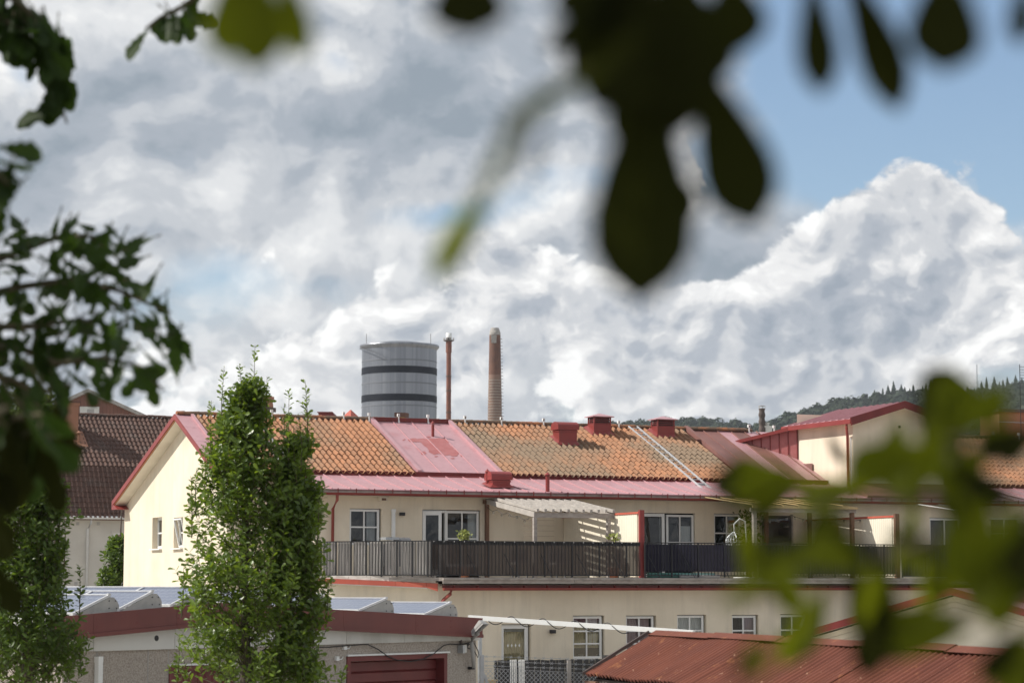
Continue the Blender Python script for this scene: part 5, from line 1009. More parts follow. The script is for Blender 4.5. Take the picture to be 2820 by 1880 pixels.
# ------------------------------------------------------------------ cream gabled house on the right
def right_house():
    pk = P(2620, 1622, 57.); be = R(20); gd = Vector((math.cos(be), -math.sin(be), 0)); no = Vector((-math.sin(be), -math.cos(be), 0)); f = Fr((pk.x, pk.y, 0), gd, no); T = thing('gabled_annex', 'cream boarded annex with red metal roof and overhanging gable', 'building', f.p(0, -3, 0))
    sl, zl = f.on(2167, 1755, 0); zp = pk.z; k = (zp-zl)/(-sl); sr = -sl*1.0; zrr = zp-k*sr; ov = .45; wl = sl+.42; zw = lambda s: zp-k*abs(s)-.16
    # boarded gable in three stepped boards below the rake plus render below
    MB().quad(f.p(wl, -ov, 0), f.p(-wl, -ov, 0), f.p(-wl, -ov, zw(wl)), f.p(0, -ov, zw(0)), f.p(wl, -ov, zw(wl))).build('gable_wall', M['board_cream'], T)
    for i in range(3):
        d0, d1 = .16+.13*i, .16+.13*(i+1)-.01
        for sg in (-1, 1): MB().prism([f.p(0, -ov+.002, zp-d0), f.p(sg*(-wl), -ov+.002, zp-k*abs(wl)-d0), f.p(sg*(-wl), -ov+.002, zp-k*abs(wl)-d1), f.p(0, -ov+.002, zp-d1)], f.n*(.075-.02*i)).build('rake_board', M['board_cream'], T)
    for z in (zl-.35, zl-.6, zl-.85): MB().fb(f, wl, -wl, -ov, -ov+.03, z-.02, z).build('wall_board_joint', M['soffit'], T)
    for sg in (-1, 1):
        e = sg*(-sl); n = 26; L = 9.; w = L/n
        MB().prism([f.p(0, 0, zp-.02), f.p(e, 0, zp-k*abs(e)-.02), f.p(e, 0, zp-k*abs(e)-.12), f.p(0, 0, zp-.12)], f.n*-L).build('roof_boarding', M['soffit'], T)
        for i in range(n):
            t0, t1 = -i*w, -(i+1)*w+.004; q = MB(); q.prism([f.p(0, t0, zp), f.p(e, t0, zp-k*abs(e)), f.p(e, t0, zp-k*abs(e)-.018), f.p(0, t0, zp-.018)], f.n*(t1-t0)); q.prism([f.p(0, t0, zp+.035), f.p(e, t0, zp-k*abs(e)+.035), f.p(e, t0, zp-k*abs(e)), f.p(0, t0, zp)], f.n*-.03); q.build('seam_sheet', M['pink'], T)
        MB().prism([f.p(0, .0, zp+.04), f.p(e, .0, zp-k*abs(e)+.04), f.p(e, .0, zp-k*abs(e)-.13), f.p(0, .0, zp-.13)], f.n*.04).build('barge_board', M['red'], T)
        MB().fb(f, sg*(-wl)-.02, sg*(-wl)+.02, -L, -ov, 0, zw(wl)).build('side_wall', M['board_cream'], T)
    s, z = f.on(2812, 1612, -3.); c = f.p(s, -3., 0); o = MB().fb(f, s-.12, s+.12, -3.12, -2.88, z-.5, z+.35).build('roof_vent', M['red'], T); MB().add([f.p(s-.2, -3.2, z+.36), f.p(s+.2, -3.2, z+.36), f.p(s+.2, -2.8, z+.36), f.p(s-.2, -2.8, z+.36), f.p(s, -3., z+.5)], [(0, 1, 4), (1, 2, 4), (2, 3, 4), (3, 0, 4), (3, 2, 1, 0)]).build('vent_cap', M['red'], o)
right_house()
# ------------------------------------------------------------------ house with brown mansard roof on the left
def brown_house():
    ob = P(300, 1500, 125.); al = R(26); f = Fr(ob, (math.cos(al), math.sin(al)), (math.sin(al), -math.cos(al))); s0, s1 = -12., 9.
    ze = f.Z(300, 1424, .35); zk = f.Z(300, 1283, -1.05); zR_ = f.Z(300, 1146, -4.6); tk, tr = -1.05, -4.6; T = thing('mansard_house', 'pale rendered house with dark brown two pitch tile roof', 'house', f.p(0, -4, 0))
    wn = [px_hole(f, 0, 128, 166, 1466, 1555), px_hole(f, 0, 312, 372, 1466, 1555)]
    wall(f, 0, s0, s1, 0, ze-.05, [tuple(h) for h in wn], M['house_wall'], 'wall', T, depth=.12); wall(Fr(f.p(s0, 0, 0), f.n, f.u*-1), 0, -9, 0, 0, ze, [], M['house_wall'], 'end_wall', T)
    for h in wn:
        o = window(f, -.1, h[0], h[1], h[2], h[3], 2, 1, T, [(.1, .9, .3, 1, 'curtain_p')], frame=.1); b = MB(); w = .12; b.fb(f, h[0]-w, h[0], .0, .03, h[2]-w, h[3]+w).fb(f, h[1], h[1]+w, .0, .03, h[2]-w, h[3]+w).fb(f, h[0], h[1], .0, .03, h[3], h[3]+w).build('surround', M['house_wall'], o)
    for px, py in ((214, 1441), (271, 1441), (209, 1606), (265, 1606)): s, z = f.on(px, py, 0); MB().fb(f, s-.08, s+.08, .0, .02, z-.08, z+.08).build('vent_grille', M['zinc'], T)
    MB().fb(f, s0, s1, .02, .42, ze-.14, ze-.06).build('eave_soffit', M['white'], T)
    MB().tube([f.p(s0, .45, ze-.02), f.p(s1, .45, ze-.02)], .085, 8).build('gutter', M['white'], T, smooth=True); s = f.S(245, .3); MB().tube([f.p(s+.08, .42, ze-.06), f.p(s+.06, .38, ze-.3), f.p(s-.02, .12, ze-.62), f.p(s-.03, .1, 0)], .065, 8).build('downpipe', M['white'], T, smooth=True)
    # steep lower and flatter upper slope
    pts = [(.45, ze), (tk, zk), (tr, zR_)]; rf = MB()
    for (a, za), (c, zc) in zip(pts, pts[1:]): rf.prism([f.p(s0, a, za), f.p(s0, c, zc), f.p(s0, c, zc-.15), f.p(s0, a, za-.15)], f.u*(s1-s0))
    rf.prism([f.p(s0, tr, zR_), f.p(s0, 2*tr, zR_-2.5), f.p(s0, 2*tr, zR_-2.7), f.p(s0, tr, zR_-.15)], f.u*(s1-s0)); rf = rf.build('roof', M['brick_dark'], T)
    prof = [(0, .03), (.2, -.01), (.42, -.012), (.6, .035), (.8, .065), (1.0, .03)]; wid = .248; sel = []; wanted = []
    for zi, ((a, za), (c, zc), rows) in enumerate(((pts[1], pts[2], 12), (pts[0], pts[1], 10))):
        dv = f.n*(a-c)+Vector((0, 0, za-zc)); L = dv.length; dn = dv.normalized(); nn = f.u.cross(dn).normalized(); nn = nn if nn.z > 0 else -nn
        if zi == 1: nn = nn if nn.dot(f.n) > 0 else -nn
        g = L/rows
        for i in range(int((s1-s0)/wid)):
            for j in range(rows): sel.append((zi, i, j, f.p(s0+i*wid, c, zc)+dn*(g*j)+nn*.01, dn, nn, g))
    def tl(b, o, u, dn, nn, g):
        k = len(prof); A_ = [o+u*(x*wid)+nn*z for x, z in prof]; C_ = [o+u*(x*wid)+dn*(g+.06)+nn*(z+.045) for x, z in prof]; E_ = [p-nn*.045 for p in C_]; b.add(A_+C_+E_, [(i, i+1, k+i+1, k+i) for i in range(k-1)]+[(k+i, k+i+1, 2*k+i+1, 2*k+i) for i in range(k-1)])
    ms = []
    for g in (sel[0][6], sel[-1][6]): b = MB(); tl(b, Vector((0, 0, 0)), Vector((1, 0, 0)), Vector((0, 1, 0)), Vector((0, 0, 1)), g); m_ = b.mesh('roof_tile'); m_.materials.append(M['tile_brown']); ms.append(m_)
    lo, hi = f.S(215, 0, 1300), f.S(440, 0, 1300); vis = [q for q in sel if lo < (q[3]-f.o).dot(f.u) < hi]; vis = set(id(q) for q in sorted(vis, key=lambda q: (-q[0], -q[2]))[:300]); rest = MB()
    for q in sel:
        if id(q) in vis: place('roof_tile', ms[q[0]], rf, basis(q[3], f.u, q[4], q[5]))
        else: rest.cur = RNG.random(); tl(rest, q[3], f.u, q[4], q[5], q[6])
    rest.build('roof_tile_field', M['tile_brown'], rf, attr=True, kind='stuff')
    me = MB().prism([(0, math.cos(math.pi*i/6)*.14, math.sin(math.pi*i/6)*.12) for i in range(7)], (.34, 0, 0)).mesh('ridge_tile'); me.materials.append(M['tile_brown'])
    s = s0
    while s < s1: place('ridge_tile', me, rf, basis(f.p(s, tr, zR_+.02+RNG.uniform(-.015, .015)), f.u, f.n, Vector((0, 0, 1)))); s += .35
    # chimney with cap, flashing and two small flues
    tc = -3.0; a, c = f.S(167, tc, 1150), f.S(216, tc, 1150); zt = f.Z(190, 1104, tc); o = MB().fb(f, a, c, tc-.75, tc, zk, zt-.1).build('chimney', M['terracotta'], T); MB().fb(f, a-.06, c+.06, tc-.81, tc+.06, zt-.22, zt-.08).build('chimney_band', M['terracotta'], o); MB().fb(f, a-.1, c+.1, tc-.85, tc+.1, zt-.08, zt).build('chimney_cap', M['brick_dark'], o)
    sp = (zk-zR_)/(tk-tr); zl = lambda t: zR_+sp*(t-tr); MB().prism([f.p(a-.25, tc-.3, zl(tc-.3)+.12), f.p(c+.3, tc-.3, zl(tc-.3)+.12), f.p(c+.35, tc+.75, zl(tc+.75)+.12), f.p(a-.3, tc+.75, zl(tc+.75)+.12)], (0, 0, -.04)).build('chimney_flashing', M['terracotta'], o); MB().prism([f.p(a-.02, tc+.1, zl(tc)+.1), f.p(a-.02, tc-.7, zl(tc-.7)+1.0), f.p(a-.75, tc-.7, zl(tc-.7)+1.05), f.p(a-.25, tc+.1, zl(tc)+.2)], f.n*.03).build('side_flashing', M['white_old'], o)
    for px in (178, 217): s, z = f.on(px, 1202, tc+.45); p = f.p(s, tc+.45, zl(tc+.45)); MB().tube([p, p+Vector((0, 0, .55))], .07, 8).build('flue_pipe', M['terracotta'], o); MB().lathe(p+Vector((0, 0, .55)), [(.15, 0), (.15, .03), (0, .16)], 10).build('flue_cap', M['terracotta'], o)
brown_house()
def backdrop():
    # brown boarded gable behind the mansard house
    D = 168.; pk = P(243, 1075, D); f = Fr((pk.x, pk.y, 0), (1, .12), (.12, -1)); sl, zl = f.on(150, 1117, 0); sr, zr_ = f.on(415, 1153, 0); T = thing('boarded_gable_house', 'brown vertically boarded gable house behind the mansard roof', 'house', f.p(0, -4, 0)); n = 26
    top = lambda s: pk.z+(zl-pk.z)*s/sl if s < 0 else pk.z+(zr_-pk.z)*s/sr
    for i in range(n):
        a, c = sl+(sr-sl)*i/n, sl+(sr-sl)*(i+1)/n-.03; MB().prism([f.p(a, 0, 3), f.p(c, 0, 3), f.p(c, 0, top(c)-.15), f.p((a+c)/2, 0, top((a+c)/2)-.15), f.p(a, 0, top(a)-.15)], f.n*.03).build('board', M['board_brown'], T)
    MB().quad(f.p(sl, -.01, 0), f.p(sr, -.01, 0), f.p(sr, -.01, zr_-.2), f.p(0, -.01, pk.z-.2), f.p(sl, -.01, zl-.2)).build('gable_wall', M['brick_dark'], T)
    for a, c in ((0, sl-1.), (0, sr+1.)): MB().prism([f.p(a, .3, top(a)+.12), f.p(c, .3, top(c)+.12), f.p(c, .3, top(c)-.12), f.p(a, .3, top(a)-.12)], f.n*-8).build('roof_slope', M['concrete'], T)
    h = px_hole(f, .05, 220, 273, 1119, 1146); MB().fb(f, h[0], h[1], .03, .08, h[2], h[3]).build('attic_window', M['white_old'], T); MB().fb(f, h[0]+.5, h[1]-.35, .07, .1, h[2]+.1, h[3]-.18).build('shutter', M['zinc'], T)
    # bits of roofs and chimneys showing over the ridge
    def stack(px0, px1, y0, D, m, name, label, capm, pots=False):
        a, c = P(px0, y0, D), P(px1, y0, D); w = c.x-a.x; t = thing(name, label, 'chimney', ((a.x+c.x)/2, D, 0)); MB().box((a.x, D, 0), (w*.62, w*.25, 0), (w*.38-w*.2, w*.7, 0), (0, 0, a.z-.25)).build('shaft', M[m], t); MB().box((a.x-.12, D-.12, a.z-.25), (w*.62+.2, w*.25, 0), (w*.18+.05, w*.8, 0), (0, 0, .22)).build('cap', M[capm], t)
        if pots: MB().lathe((a.x+w*.45, D+.3, a.z), [(.25, -.05), (.2, .35), (.28, .36), (.28, .5), (.1, .55)], 10).build('pot', M['terracotta'], t)
    stack(1093, 1124, 1134, 120., 'ochre', 'rendered_chimney', 'ochre rendered chimney block over the ridge before the storage tank', 'brick_dark'); stack(722, 757, 1119, 120., 'ochre', 'rendered_chimney', 'weathered chimney with clay pot behind the columnar oak', 'dark_stack', True)
    p = P(966, 1127, 260.); t = thing('pyramid_roof', 'red pyramid roof peak rising above the ridge beside the storage tank', 'roof', (p.x, p.y, 0)); r = 2.4; zz = p.z-2.2; MB().add([(p.x-r, p.y-r*.4, zz), (p.x+.2, p.y-r, zz), (p.x+r, p.y+.3, zz), (p.x, p.y+r, zz), tuple(p)], [(0, 1, 4), (1, 2, 4), (2, 3, 4), (3, 0, 4)]).build('roof_slope', M['red_bright'], t); MB().box((p.x-1.6, p.y-1.6, 0), (3.2, 0, 0), (0, 3.2, 0), (0, 0, zz)).build('tower_shaft', M['terracotta'], t)
    p = P(898, 1136, 220.); t = thing('metal_roof_house', 'dark red metal roof end peeping over the ridge', 'house', (p.x, p.y, 0)); MB().prism([(p.x-.7, p.y, 0), (p.x-.7, p.y, p.z), (p.x+.55, p.y, p.z), (p.x+1.3, p.y, p.z-.9), (p.x+1.3, p.y, 0)], (0, 6, 0)).build('roof_block', M['dark_red'], t); MB().box((p.x-.8, p.y-.15, p.z), (1.4, 0, 0), (0, 6.3, 0), (0, 0, .08)).build('roof_edge', M['red'], t)
    # storage tank
    D = 480.; a, c = P(997, 950, D), P(1203, 950, D); cx = (a.x+c.x)/2; r = (c.x-a.x)/2; zt = P(1100, 957, D).z; t = thing('storage_tank', 'huge grey steel storage tank with two dark bands', 'tank', (cx, D, 0))
    yb = [(1008, 1028), (1086, 1104)]; zs = [0]
    for y in (1028, 1008): pass
    b1t, b1b, b2t, b2b = [P(1100, y, D-r).z for y in (1006, 1025, 1083, 1102)]
    for z0, z1, m, nm, o in ((0, b2b, 'tank', 'lower_shell', 0), (b2b, b2t, 'band', 'dark_band', .06), (b2t, b1b, 'tank', 'middle_shell', 0), (b1b, b1t, 'band', 'dark_band', .06), (b1t, zt, 'tank', 'upper_shell', 0)):
        MB().lathe((cx, D, 0), [(r+o, z0), (r+o, z1)], 72).build(nm, M[m] if m != 'band' else M['band'], t, smooth=True)
    MB().lathe((cx, D, zt), [(r, -.6), (r+.45, 0), (r+.45, .35), (r-.2, .4), (r*.5, 1.0), (0, 1.2)], 72).build('roof_rim', M['tank'], t, smooth=True)
    z = zt-3
    while z > 5:
        if not (b1b-.5 < z < b1t+.5 or b2b-.5 < z < b2t+.5): MB().lathe((cx, D, z), [(r, -.12), (r+.05, -.1), (r+.05, .1), (r, .12)], 72).build('lap_joint', M['lap'], t)
        z -= 4.5
    for px in (1009, 1186): p = P(px, 952, D-2); MB().tube([p, p+Vector((0, 0, 2.4))], .05, 6).build('aerial', M['dark_stack'], t)
    q = MB(); n = 30; q.add([(cx+math.cos(R(188+i*2.6))*(r+.5), D+math.sin(R(188+i*2.6))*(r+.5), zt-.2-3.2*(i/n)**1.6) for i in range(n)]+[(cx+math.cos(R(188+i*2.6))*(r+.5), D+math.sin(R(188+i*2.6))*(r+.5), zt-.5-3.2*(i/n)**1.6) for i in range(n)], [(i, i+1, n+i+1, n+i) for i in range(n-1)]); q.build('stair', M['tank'], t)
    # slim steel stack
    D = 450.; p = P(1236, 917, D); t = thing('steel_stack', 'slim rust red steel chimney with pale top and platform', 'chimney', (p.x, D, 0)); r = .52; z = p.z; w = lambda px: px/F_PX*D
    MB().lathe((p.x, D, 0), [(w(7.5), 0), (w(6.6), z-w(54))], 20).build('shaft', M['stack_red'], t, smooth=True); MB().lathe((p.x, D, 0), [(w(8.2), z-w(54)), (w(8.2), z-w(22))], 20).build('sleeve', M['stack_red'], t, smooth=True); MB().lathe((p.x, D, 0), [(w(7.6), z-w(22)), (w(7.6), z-w(13))], 20).build('neck', M['dark_stack'], t); MB().lathe((p.x, D, 0), [(w(8), z-w(13)), (w(8), z), (w(6), z)], 20).build('pale_top', M['white'], t, smooth=True)
    MB().lathe((p.x, D, 0), [(w(8), z-w(24)), (w(14.5), z-w(21.5)), (w(14.5), z-w(20))], 20).build('platform', M['dark_stack'], t); q = MB()
    for i in range(10): an = i*.6283; q.tube([(p.x+math.cos(an)*w(14), D+math.sin(an)*w(14), z-w(20)), (p.x+math.cos(an)*w(14), D+math.sin(an)*w(14), z-w(13.5))], .06, 4)
    q.build('platform_rail', M['zinc'], t)
    for k in (160, 220, 120): MB().lathe((p.x, D, z-w(k)), [(w(7.7), -.1), (w(7.7), .1)], 20).build('flange', M['dark_stack'], t)
    # tapering brick chimney with steel hoops
    D = 430.; p = P(1363, 903, D); t = thing('brick_chimney', 'tapering brown brick chimney with pale steel hoops', 'chimney', (p.x, D, 0)); w = lambda px: px/F_PX*D; z = p.z; zb = P(1363, 1032, D).z; rr = lambda zz: w(15.4)+(z-w(20)-zz)/w(243)*w(4.2)
    MB().lathe((p.x, D, 0), [(rr(0), 0), (rr(zb), zb)], 28).build('lower_shaft', M['brick_low'], t, smooth=True); MB().lathe((p.x, D, 0), [(rr(zb), zb), (w(15.4), z-w(20))], 28).build('upper_shaft', M['brick_dark'], t, smooth=True); MB().lathe((p.x, D, 0), [(w(15.8), z-w(20)), (w(15.4), z-w(13)), (w(11), z), (w(9), z), (w(9), z-1)], 28).build('crown', M['concrete'], t)
    for i in range(40):
        zz = zb-1.0-i*w(7.9)
        if zz < 1: break
        MB().lathe((p.x, D, zz), [(rr(zz)+.01, -.075), (rr(zz)+.05, -.07), (rr(zz)+.05, .07), (rr(zz)+.01, .075)], 28).build('hoop', M['hoop'], t)
    q = MB(); x = p.x+w(18); 
    for i in range(60): q.tube([(p.x+rr(z-i*.6)*1.0, D-.1, z-2-i*.6), (p.x+rr(z-i*.6)+.35, D-.1, z-2-i*.6)], .05, 4)
    q.build('ladder_rungs', M['dark_stack'], t)
    MB().quad(P(1352, 922, D-1.2), P(1368, 922, D-1.2), P(1367, 944, D-1.2), P(1353, 944, D-1.2)).build('pale_stain', M['concrete'], t)
    # short wrapped flue and pale hood to the right
    D = 150.; p = P(2098, 1117, D); t = thing('wrapped_flue', 'short dark wrapped flue with a wire cap above the ridge', 'chimney', (p.x, D, 0)); w = lambda px: px/F_PX*D; z = p.z; pr = [(w(8.6+1.1*math.sin(i*1.4)), z-w(70)+w(62)*i/14.) for i in range(15)]; MB().lathe((p.x, D, 0), [(w(9), 0)]+pr, 14).build('flue', M['dark_stack'], t, smooth=True); MB().lathe((p.x, D, z-w(8)), [(w(9.4), 0), (w(9.4), w(1)), (w(8.6), w(1))], 14).build('collar', M['zinc'], t); MB().lathe((p.x, D, z-w(1.2)), [(0, w(1.2)), (w(9.4), w(1.2)), (w(9.4), 0), (0, 0)], 14).build('wire_cap', M['zinc'], t)
    for i in range(5): an = i*1.2566; MB().tube([(p.x+math.cos(an)*w(9), D+math.sin(an)*w(9), z-w(8)), (p.x+math.cos(an)*w(9), D+math.sin(an)*w(9), z)], .012, 4).build('cap_leg', M['zinc'], t)
    p = P(2117, 1172, D); t = thing('vent_hood', 'pale square ventilation hood beside the wrapped flue', 'vent', (p.x, D, 0)); MB().box((p.x-w(9), D, 0), (w(18), 0, 0), (0, .4, 0), (0, 0, p.z)).build('body', M['white_old'], t); MB().lathe((p.x-w(3), D+.2, p.z), [(w(5), 0), (w(5), w(6)), (w(6.5), w(6)), (w(6), w(9)), (0, w(9))], 12).build('outlet', M['white_old'], t)
    # brown chimney and roof beyond the right hand tiles
    t0 = -9.5; a, c = A.S(2752, t0, 1180), A.S(2830, t0, 1180); z = A.Z(2770, 1134, t0); t = thing('brown_chimney', 'broad brown rendered chimney behind the right hand tiled roof', 'chimney', A.p((a+c)/2, t0, 0)); MB().fb(A, a, c, t0-1.3, t0, H+3, z).build('shaft', M['terracotta'], t); MB().fb(A, a-.1, c+.1, t0-1.4, t0+.1, z, z+.12).build('cap', M['dark_stack'], t); MB().fb(A, a-.02, c+.02, t0-.02, t0+.02, z-.42, z-.39).build('strap', M['galv'], t)
    p = P(2818, 1147, 97.); MB().tube([(p.x, p.y, H+3), (p.x, p.y, p.z-.05)], .13, 12).build('flue', M['red_bright'], t); MB().lathe((p.x, p.y, p.z-.1), [(.2, -.05), (.2, .08), (.1, .17), (0, .2)], 12).build('flue_hood', M['red_bright'], t, smooth=True)
    p = P(2808, 1003, 95.); t = thing('tv_aerial', 'thin roof aerial over the right hand tiled roof', 'aerial', (p.x, p.y, H+5)); MB().tube([(p.x, p.y, H+4), (p.x, p.y, p.z)], .015, 5).build('mast', M['black_metal'], t); q = MB()
    for i in range(6): q.tube([(p.x, p.y, p.z-.1-.11*i), (p.x+.5, p.y+.1, p.z-.1-.11*i)], .008, 4)
    q.build('elements', M['black_metal'], t)
M['band'] = mat('dark_blue_band', (.006, .008, .015), (.010, .012, .020), .3, .55, spec=.2)
backdrop()
# ------------------------------------------------------------------ trees
LOBE = [(0, 0), (.10, .06), (.20, .05), (.30, .15), (.38, .11), (.50, .22), (.58, .17), (.72, .27), (.82, .20), (.93, .15), (1, 0)]     # oak half outline
OBOV = [(0, 0), (.10, .05), (.28, .12), (.48, .19), (.66, .235), (.80, .225), (.90, .16), (.97, .06), (1, 0)]
OVAL = [(0, 0), (.08, .05), (.25, .15), (.45, .21), (.65, .22), (.82, .16), (.93, .07), (1, 0)]
def leaf(b, o, x, n, L, shape=LOBE, fold=.12, curl=.12, wide=1.):
    """a leaf from its stalk o along x, face n: two folded halves"""
    x = x.normalized(); y = n.cross(x).normalized(); z = x.cross(y); k = len(shape); pts = []
    mid = [o+x*(a*L)-z*(curl*L*a*a) for a, w in shape]; up = [m+y*(w*L*wide)+z*(fold*w*L) for m, (a, w) in zip(mid, shape)]; dn = [m-y*(w*L*wide)+z*(fold*w*L) for m, (a, w) in zip(mid, shape)]
    b.add([mid[0], mid[-1]]+up[1:-1]+dn[1:-1], [(0,)+tuple(range(2, k))+(1,), (1,)+tuple(range(2*k-3, k-1, -1))+(0,)])
def rv(rng, s=1.): return Vector((rng.gauss(0, s), rng.gauss(0, s), rng.gauss(0, s)))
from mathutils import noise as mn
def columnar(name, label, D, prof, shoots, n, Lm, m, seed, groundz=0., low=1900, shape=LOBE, void=.0, lumpy=.2, second=None, share=.4):
    """upright tree: prof = (row, left, right) in the picture; shoots = (px, top row, foot row)"""
    rng = random.Random(seed); prof = sorted(prof); c0 = P((prof[-1][1]+prof[-1][2])/2, prof[-1][0], D); t = thing(name, label, 'tree', (c0.x, D, groundz))
    def at(py, prof=prof):
        for (a, l, r), (c, l2, r2) in zip(prof, prof[1:]):
            if a <= py <= c: f = (py-a)/(c-a); return l+(l2-l)*f, r+(r2-r)*f
        return prof[-1][1:] if py > prof[-1][0] else prof[0][1:]
    ytop = prof[0][0]; b = MB(); tr = [Vector((c0.x, D, groundz-.05)), Vector((c0.x+.03, D, groundz+1.2))]+[P(sum(at(y))/2, y, D) for y in (1760, 1560, 1380, int(ytop)+30)]; tr.sort(key=lambda p: p.z); b.tube(tr, .12, 8, .02); b.build('trunk', M['bark'], t, smooth=True)
    lb = MB(); cr = MB()
    for i in range(90):
        y = rng.uniform(ytop+20, low); l, r = at(y); c = P((l+r)/2, min(low, y+90), D); hw = (r-l)/2/F_PX*D; a = rng.uniform(0, 6.283); k = rng.uniform(.4, .95); e = P((l+r)/2, y, D)+Vector((math.cos(a)*hw*k, math.sin(a)*hw*k, 0)); lb.tube([c, (c+e)/2+Vector((0, 0, -.05)), e], .014, 4, .004)
    def spray(p, tw, ln, k, Ls):
        lb.tube([p-tw*ln*.4, p+tw*ln], .005, 3, .002); q = tw.cross(Vector((1, .3, .2))).normalized(); q2 = tw.cross(q)
        for j in range(k):
            f = j/(k-1.); o = p+tw*ln*(f*1.1-.15); an = j*2.4+rng.random()*.8; dx = (q*math.cos(an)+q2*math.sin(an))+tw*(.35+.5*f)+rv(rng, .2); nn = (tw+rv(rng, .5)).normalized(); cr.cur = rng.random(); leaf(cr, o, dx, nn, Ls*rng.uniform(.6, 1.2), shape)
    # leafy sprays: leaves gathered on short upright twigs, in uneven clumps with holes between
    i = 0
    while i < n//9:
        sec = bool(second) and rng.random() < share; yt = second[0][0] if sec else ytop; y = low-(low-yt)*rng.random()**.95; l, r = at(y, second if sec else prof); hw = (r-l)/2/F_PX*D; a = rng.uniform(0, 6.283); k = rng.random()**.42; d = Vector((math.cos(a), math.sin(a), 0)); c = P((l+r)/2, y, D+(.15 if sec else 0))
        q = c+d*hw*k; nz = mn.noise(q*1.7+Vector((seed, 0, 0)))+.5*mn.noise(q*4.1)
        if nz < void-.6*(1-k) and rng.random() < .9: continue
        i += 1; p = c+d*hw*k*(1+lumpy*mn.noise(Vector((d.x*1.3, d.y*1.3, c.z*1.1+seed)))+lumpy*.8*mn.noise(Vector((d.x*3, d.y*3, c.z*3.1+seed))))
        tw = (d*.5*k+Vector((0, 0, 1))+rv(rng, .28)).normalized(); spray(p, tw, rng.uniform(.14, .36), 9, Lm)
    for (px, y0, y1) in shoots:
        a, c = P(px, y1, D), P(px+rng.uniform(-8, 8), y0, D); off = Vector((0, rng.uniform(-.4, .4), 0)); a, c = a+off, c+off; mid = (a+c)/2+Vector((rng.uniform(-.04, .04), 0, 0)); lb.tube([a, mid, c], .010, 4, .003); ln = (c-a).length; m_ = int(ln/.013)
        for j in range(m_):
            f = (j+.5)/m_; o = a+(mid-a)*f*2 if f < .5 else mid+(c-mid)*(f-.5)*2; an = j*2.4
            if rng.random() > .62+.4*math.sin(f*ln*17+px): continue
            dx = Vector((math.cos(an), math.sin(an), .6+rng.uniform(-.4, .6))); cr.cur = rng.random(); leaf(cr, o, dx, (Vector((0, 0, 1))+rv(rng, .6)).normalized(), Lm*rng.uniform(.6, 1.05)*(1.1-.35*f), shape)
        for _ in range(int(ln*2.5)): f = rng.uniform(.1, .6); o = a+(c-a)*f; dd = (rv(rng, .8)+Vector((0, 0, .9))).normalized(); spray(o, dd, rng.uniform(.08, .2), 7, Lm*.85)
    lb.build('limb', M['twig'], t); cr.build('crown', M[m], t, attr=True); return t
columnar('columnar_oak', 'tall columnar oak with lit left flank in front of the garage', 40., [(1075, 676, 704), (1140, 648, 726), (1200, 616, 746), (1300, 578, 785), (1400, 540, 815), (1500, 522, 828), (1600, 516, 834), (1700, 512, 840), (1800, 506, 846), (1920, 495, 850)],
         [(690, 945, 1190), (612, 1010, 1210), (738, 1038, 1200), (850, 1050, 1215), (800, 1082, 1270), (655, 1060, 1200), (585, 1105, 1260), (560, 1230, 1360), (832, 1140, 1300), (770, 1115, 1260), (705, 1070, 1230), (632, 1065, 1240), (878, 1370, 1500), (528, 1310, 1480), (486, 1745, 1880), (940, 1840, 1900), (545, 1290, 1420), (860, 1290, 1420), (600, 1170, 1330), (500, 1560, 1700), (895, 1600, 1720), (820, 1180, 1330), (670, 1010, 1180)], 23000, .13, 'leaf_oak', 21, void=.05, lumpy=.36, second=[(1240, 808, 840), (1300, 792, 852), (1370, 772, 862), (1450, 752, 876), (1600, 742, 878), (1800, 735, 884), (1920, 730, 890)], share=.40)
columnar('columnar_shrub', 'columnar green tree at the left garage corner', 38., [(1120, 60, 130), (1340, 20, 150), (1430, -20, 172), (1560, -40, 186), (1680, -60, 200), (1780, -70, 216), (1920, -80, 236)],
         [(140, 1250, 1420), (168, 1350, 1500), (110, 1180, 1380), (185, 1420, 1560), (215, 1560, 1700), (80, 1130, 1330), (40, 1090, 1300), (228, 1740, 1860)], 15000, .12, 'leaf_left', 33, shape=OVAL, void=.03, lumpy=.34)
columnar('garden_tree', 'small round green tree against the pale mansard house', 98., [(1490, 320, 352), (1530, 292, 364), (1570, 280, 368), (1620, 276, 372), (1760, 276, 372)], [(330, 1478, 1540), (312, 1500, 1560)], 4200, .2, 'leaf_left', 7, low=1700, shape=OVAL)

# a branch's leaves as pieces that share a few meshes
def leaf_meshes(shape, m, k, wide=1.):
    out = []
    for i in range(k):
        b = MB(); leaf(b, Vector((0, 0, 0)), Vector((1, 0, 0)), Vector((0, 0, 1)), 1., shape, .06+.08*i, .05+.09*i, wide*(.9+.12*i)); me = b.mesh('leaf'); me.materials.append(M[m]); out.append(me)
    return out
def put_leaf(parent, me, o, tip, nrm, L=None):
    x = (tip-o); L = L or x.length; x.normalize(); y = nrm.cross(x).normalized(); z = x.cross(y); place('leaf', me, parent, basis(o, x*L, y*L, z*L))
def shade_crown(b, c, r, n, Lm, rng, shape, test=None):
    for _ in range(n):
        d = rv(rng).normalized()*rng.random()**.4; p = Vector((c[0]+d.x*r[0], c[1]+d.y*r[1], c[2]+d.z*r[2]))
        if test and not test(p): continue
        b.cur = rng.random(); leaf(b, p, rv(rng)+Vector((0, 0, -.6)), (rv(rng)+Vector((0, 0, .8))).normalized(), Lm*rng.uniform(.7, 1.2), shape)
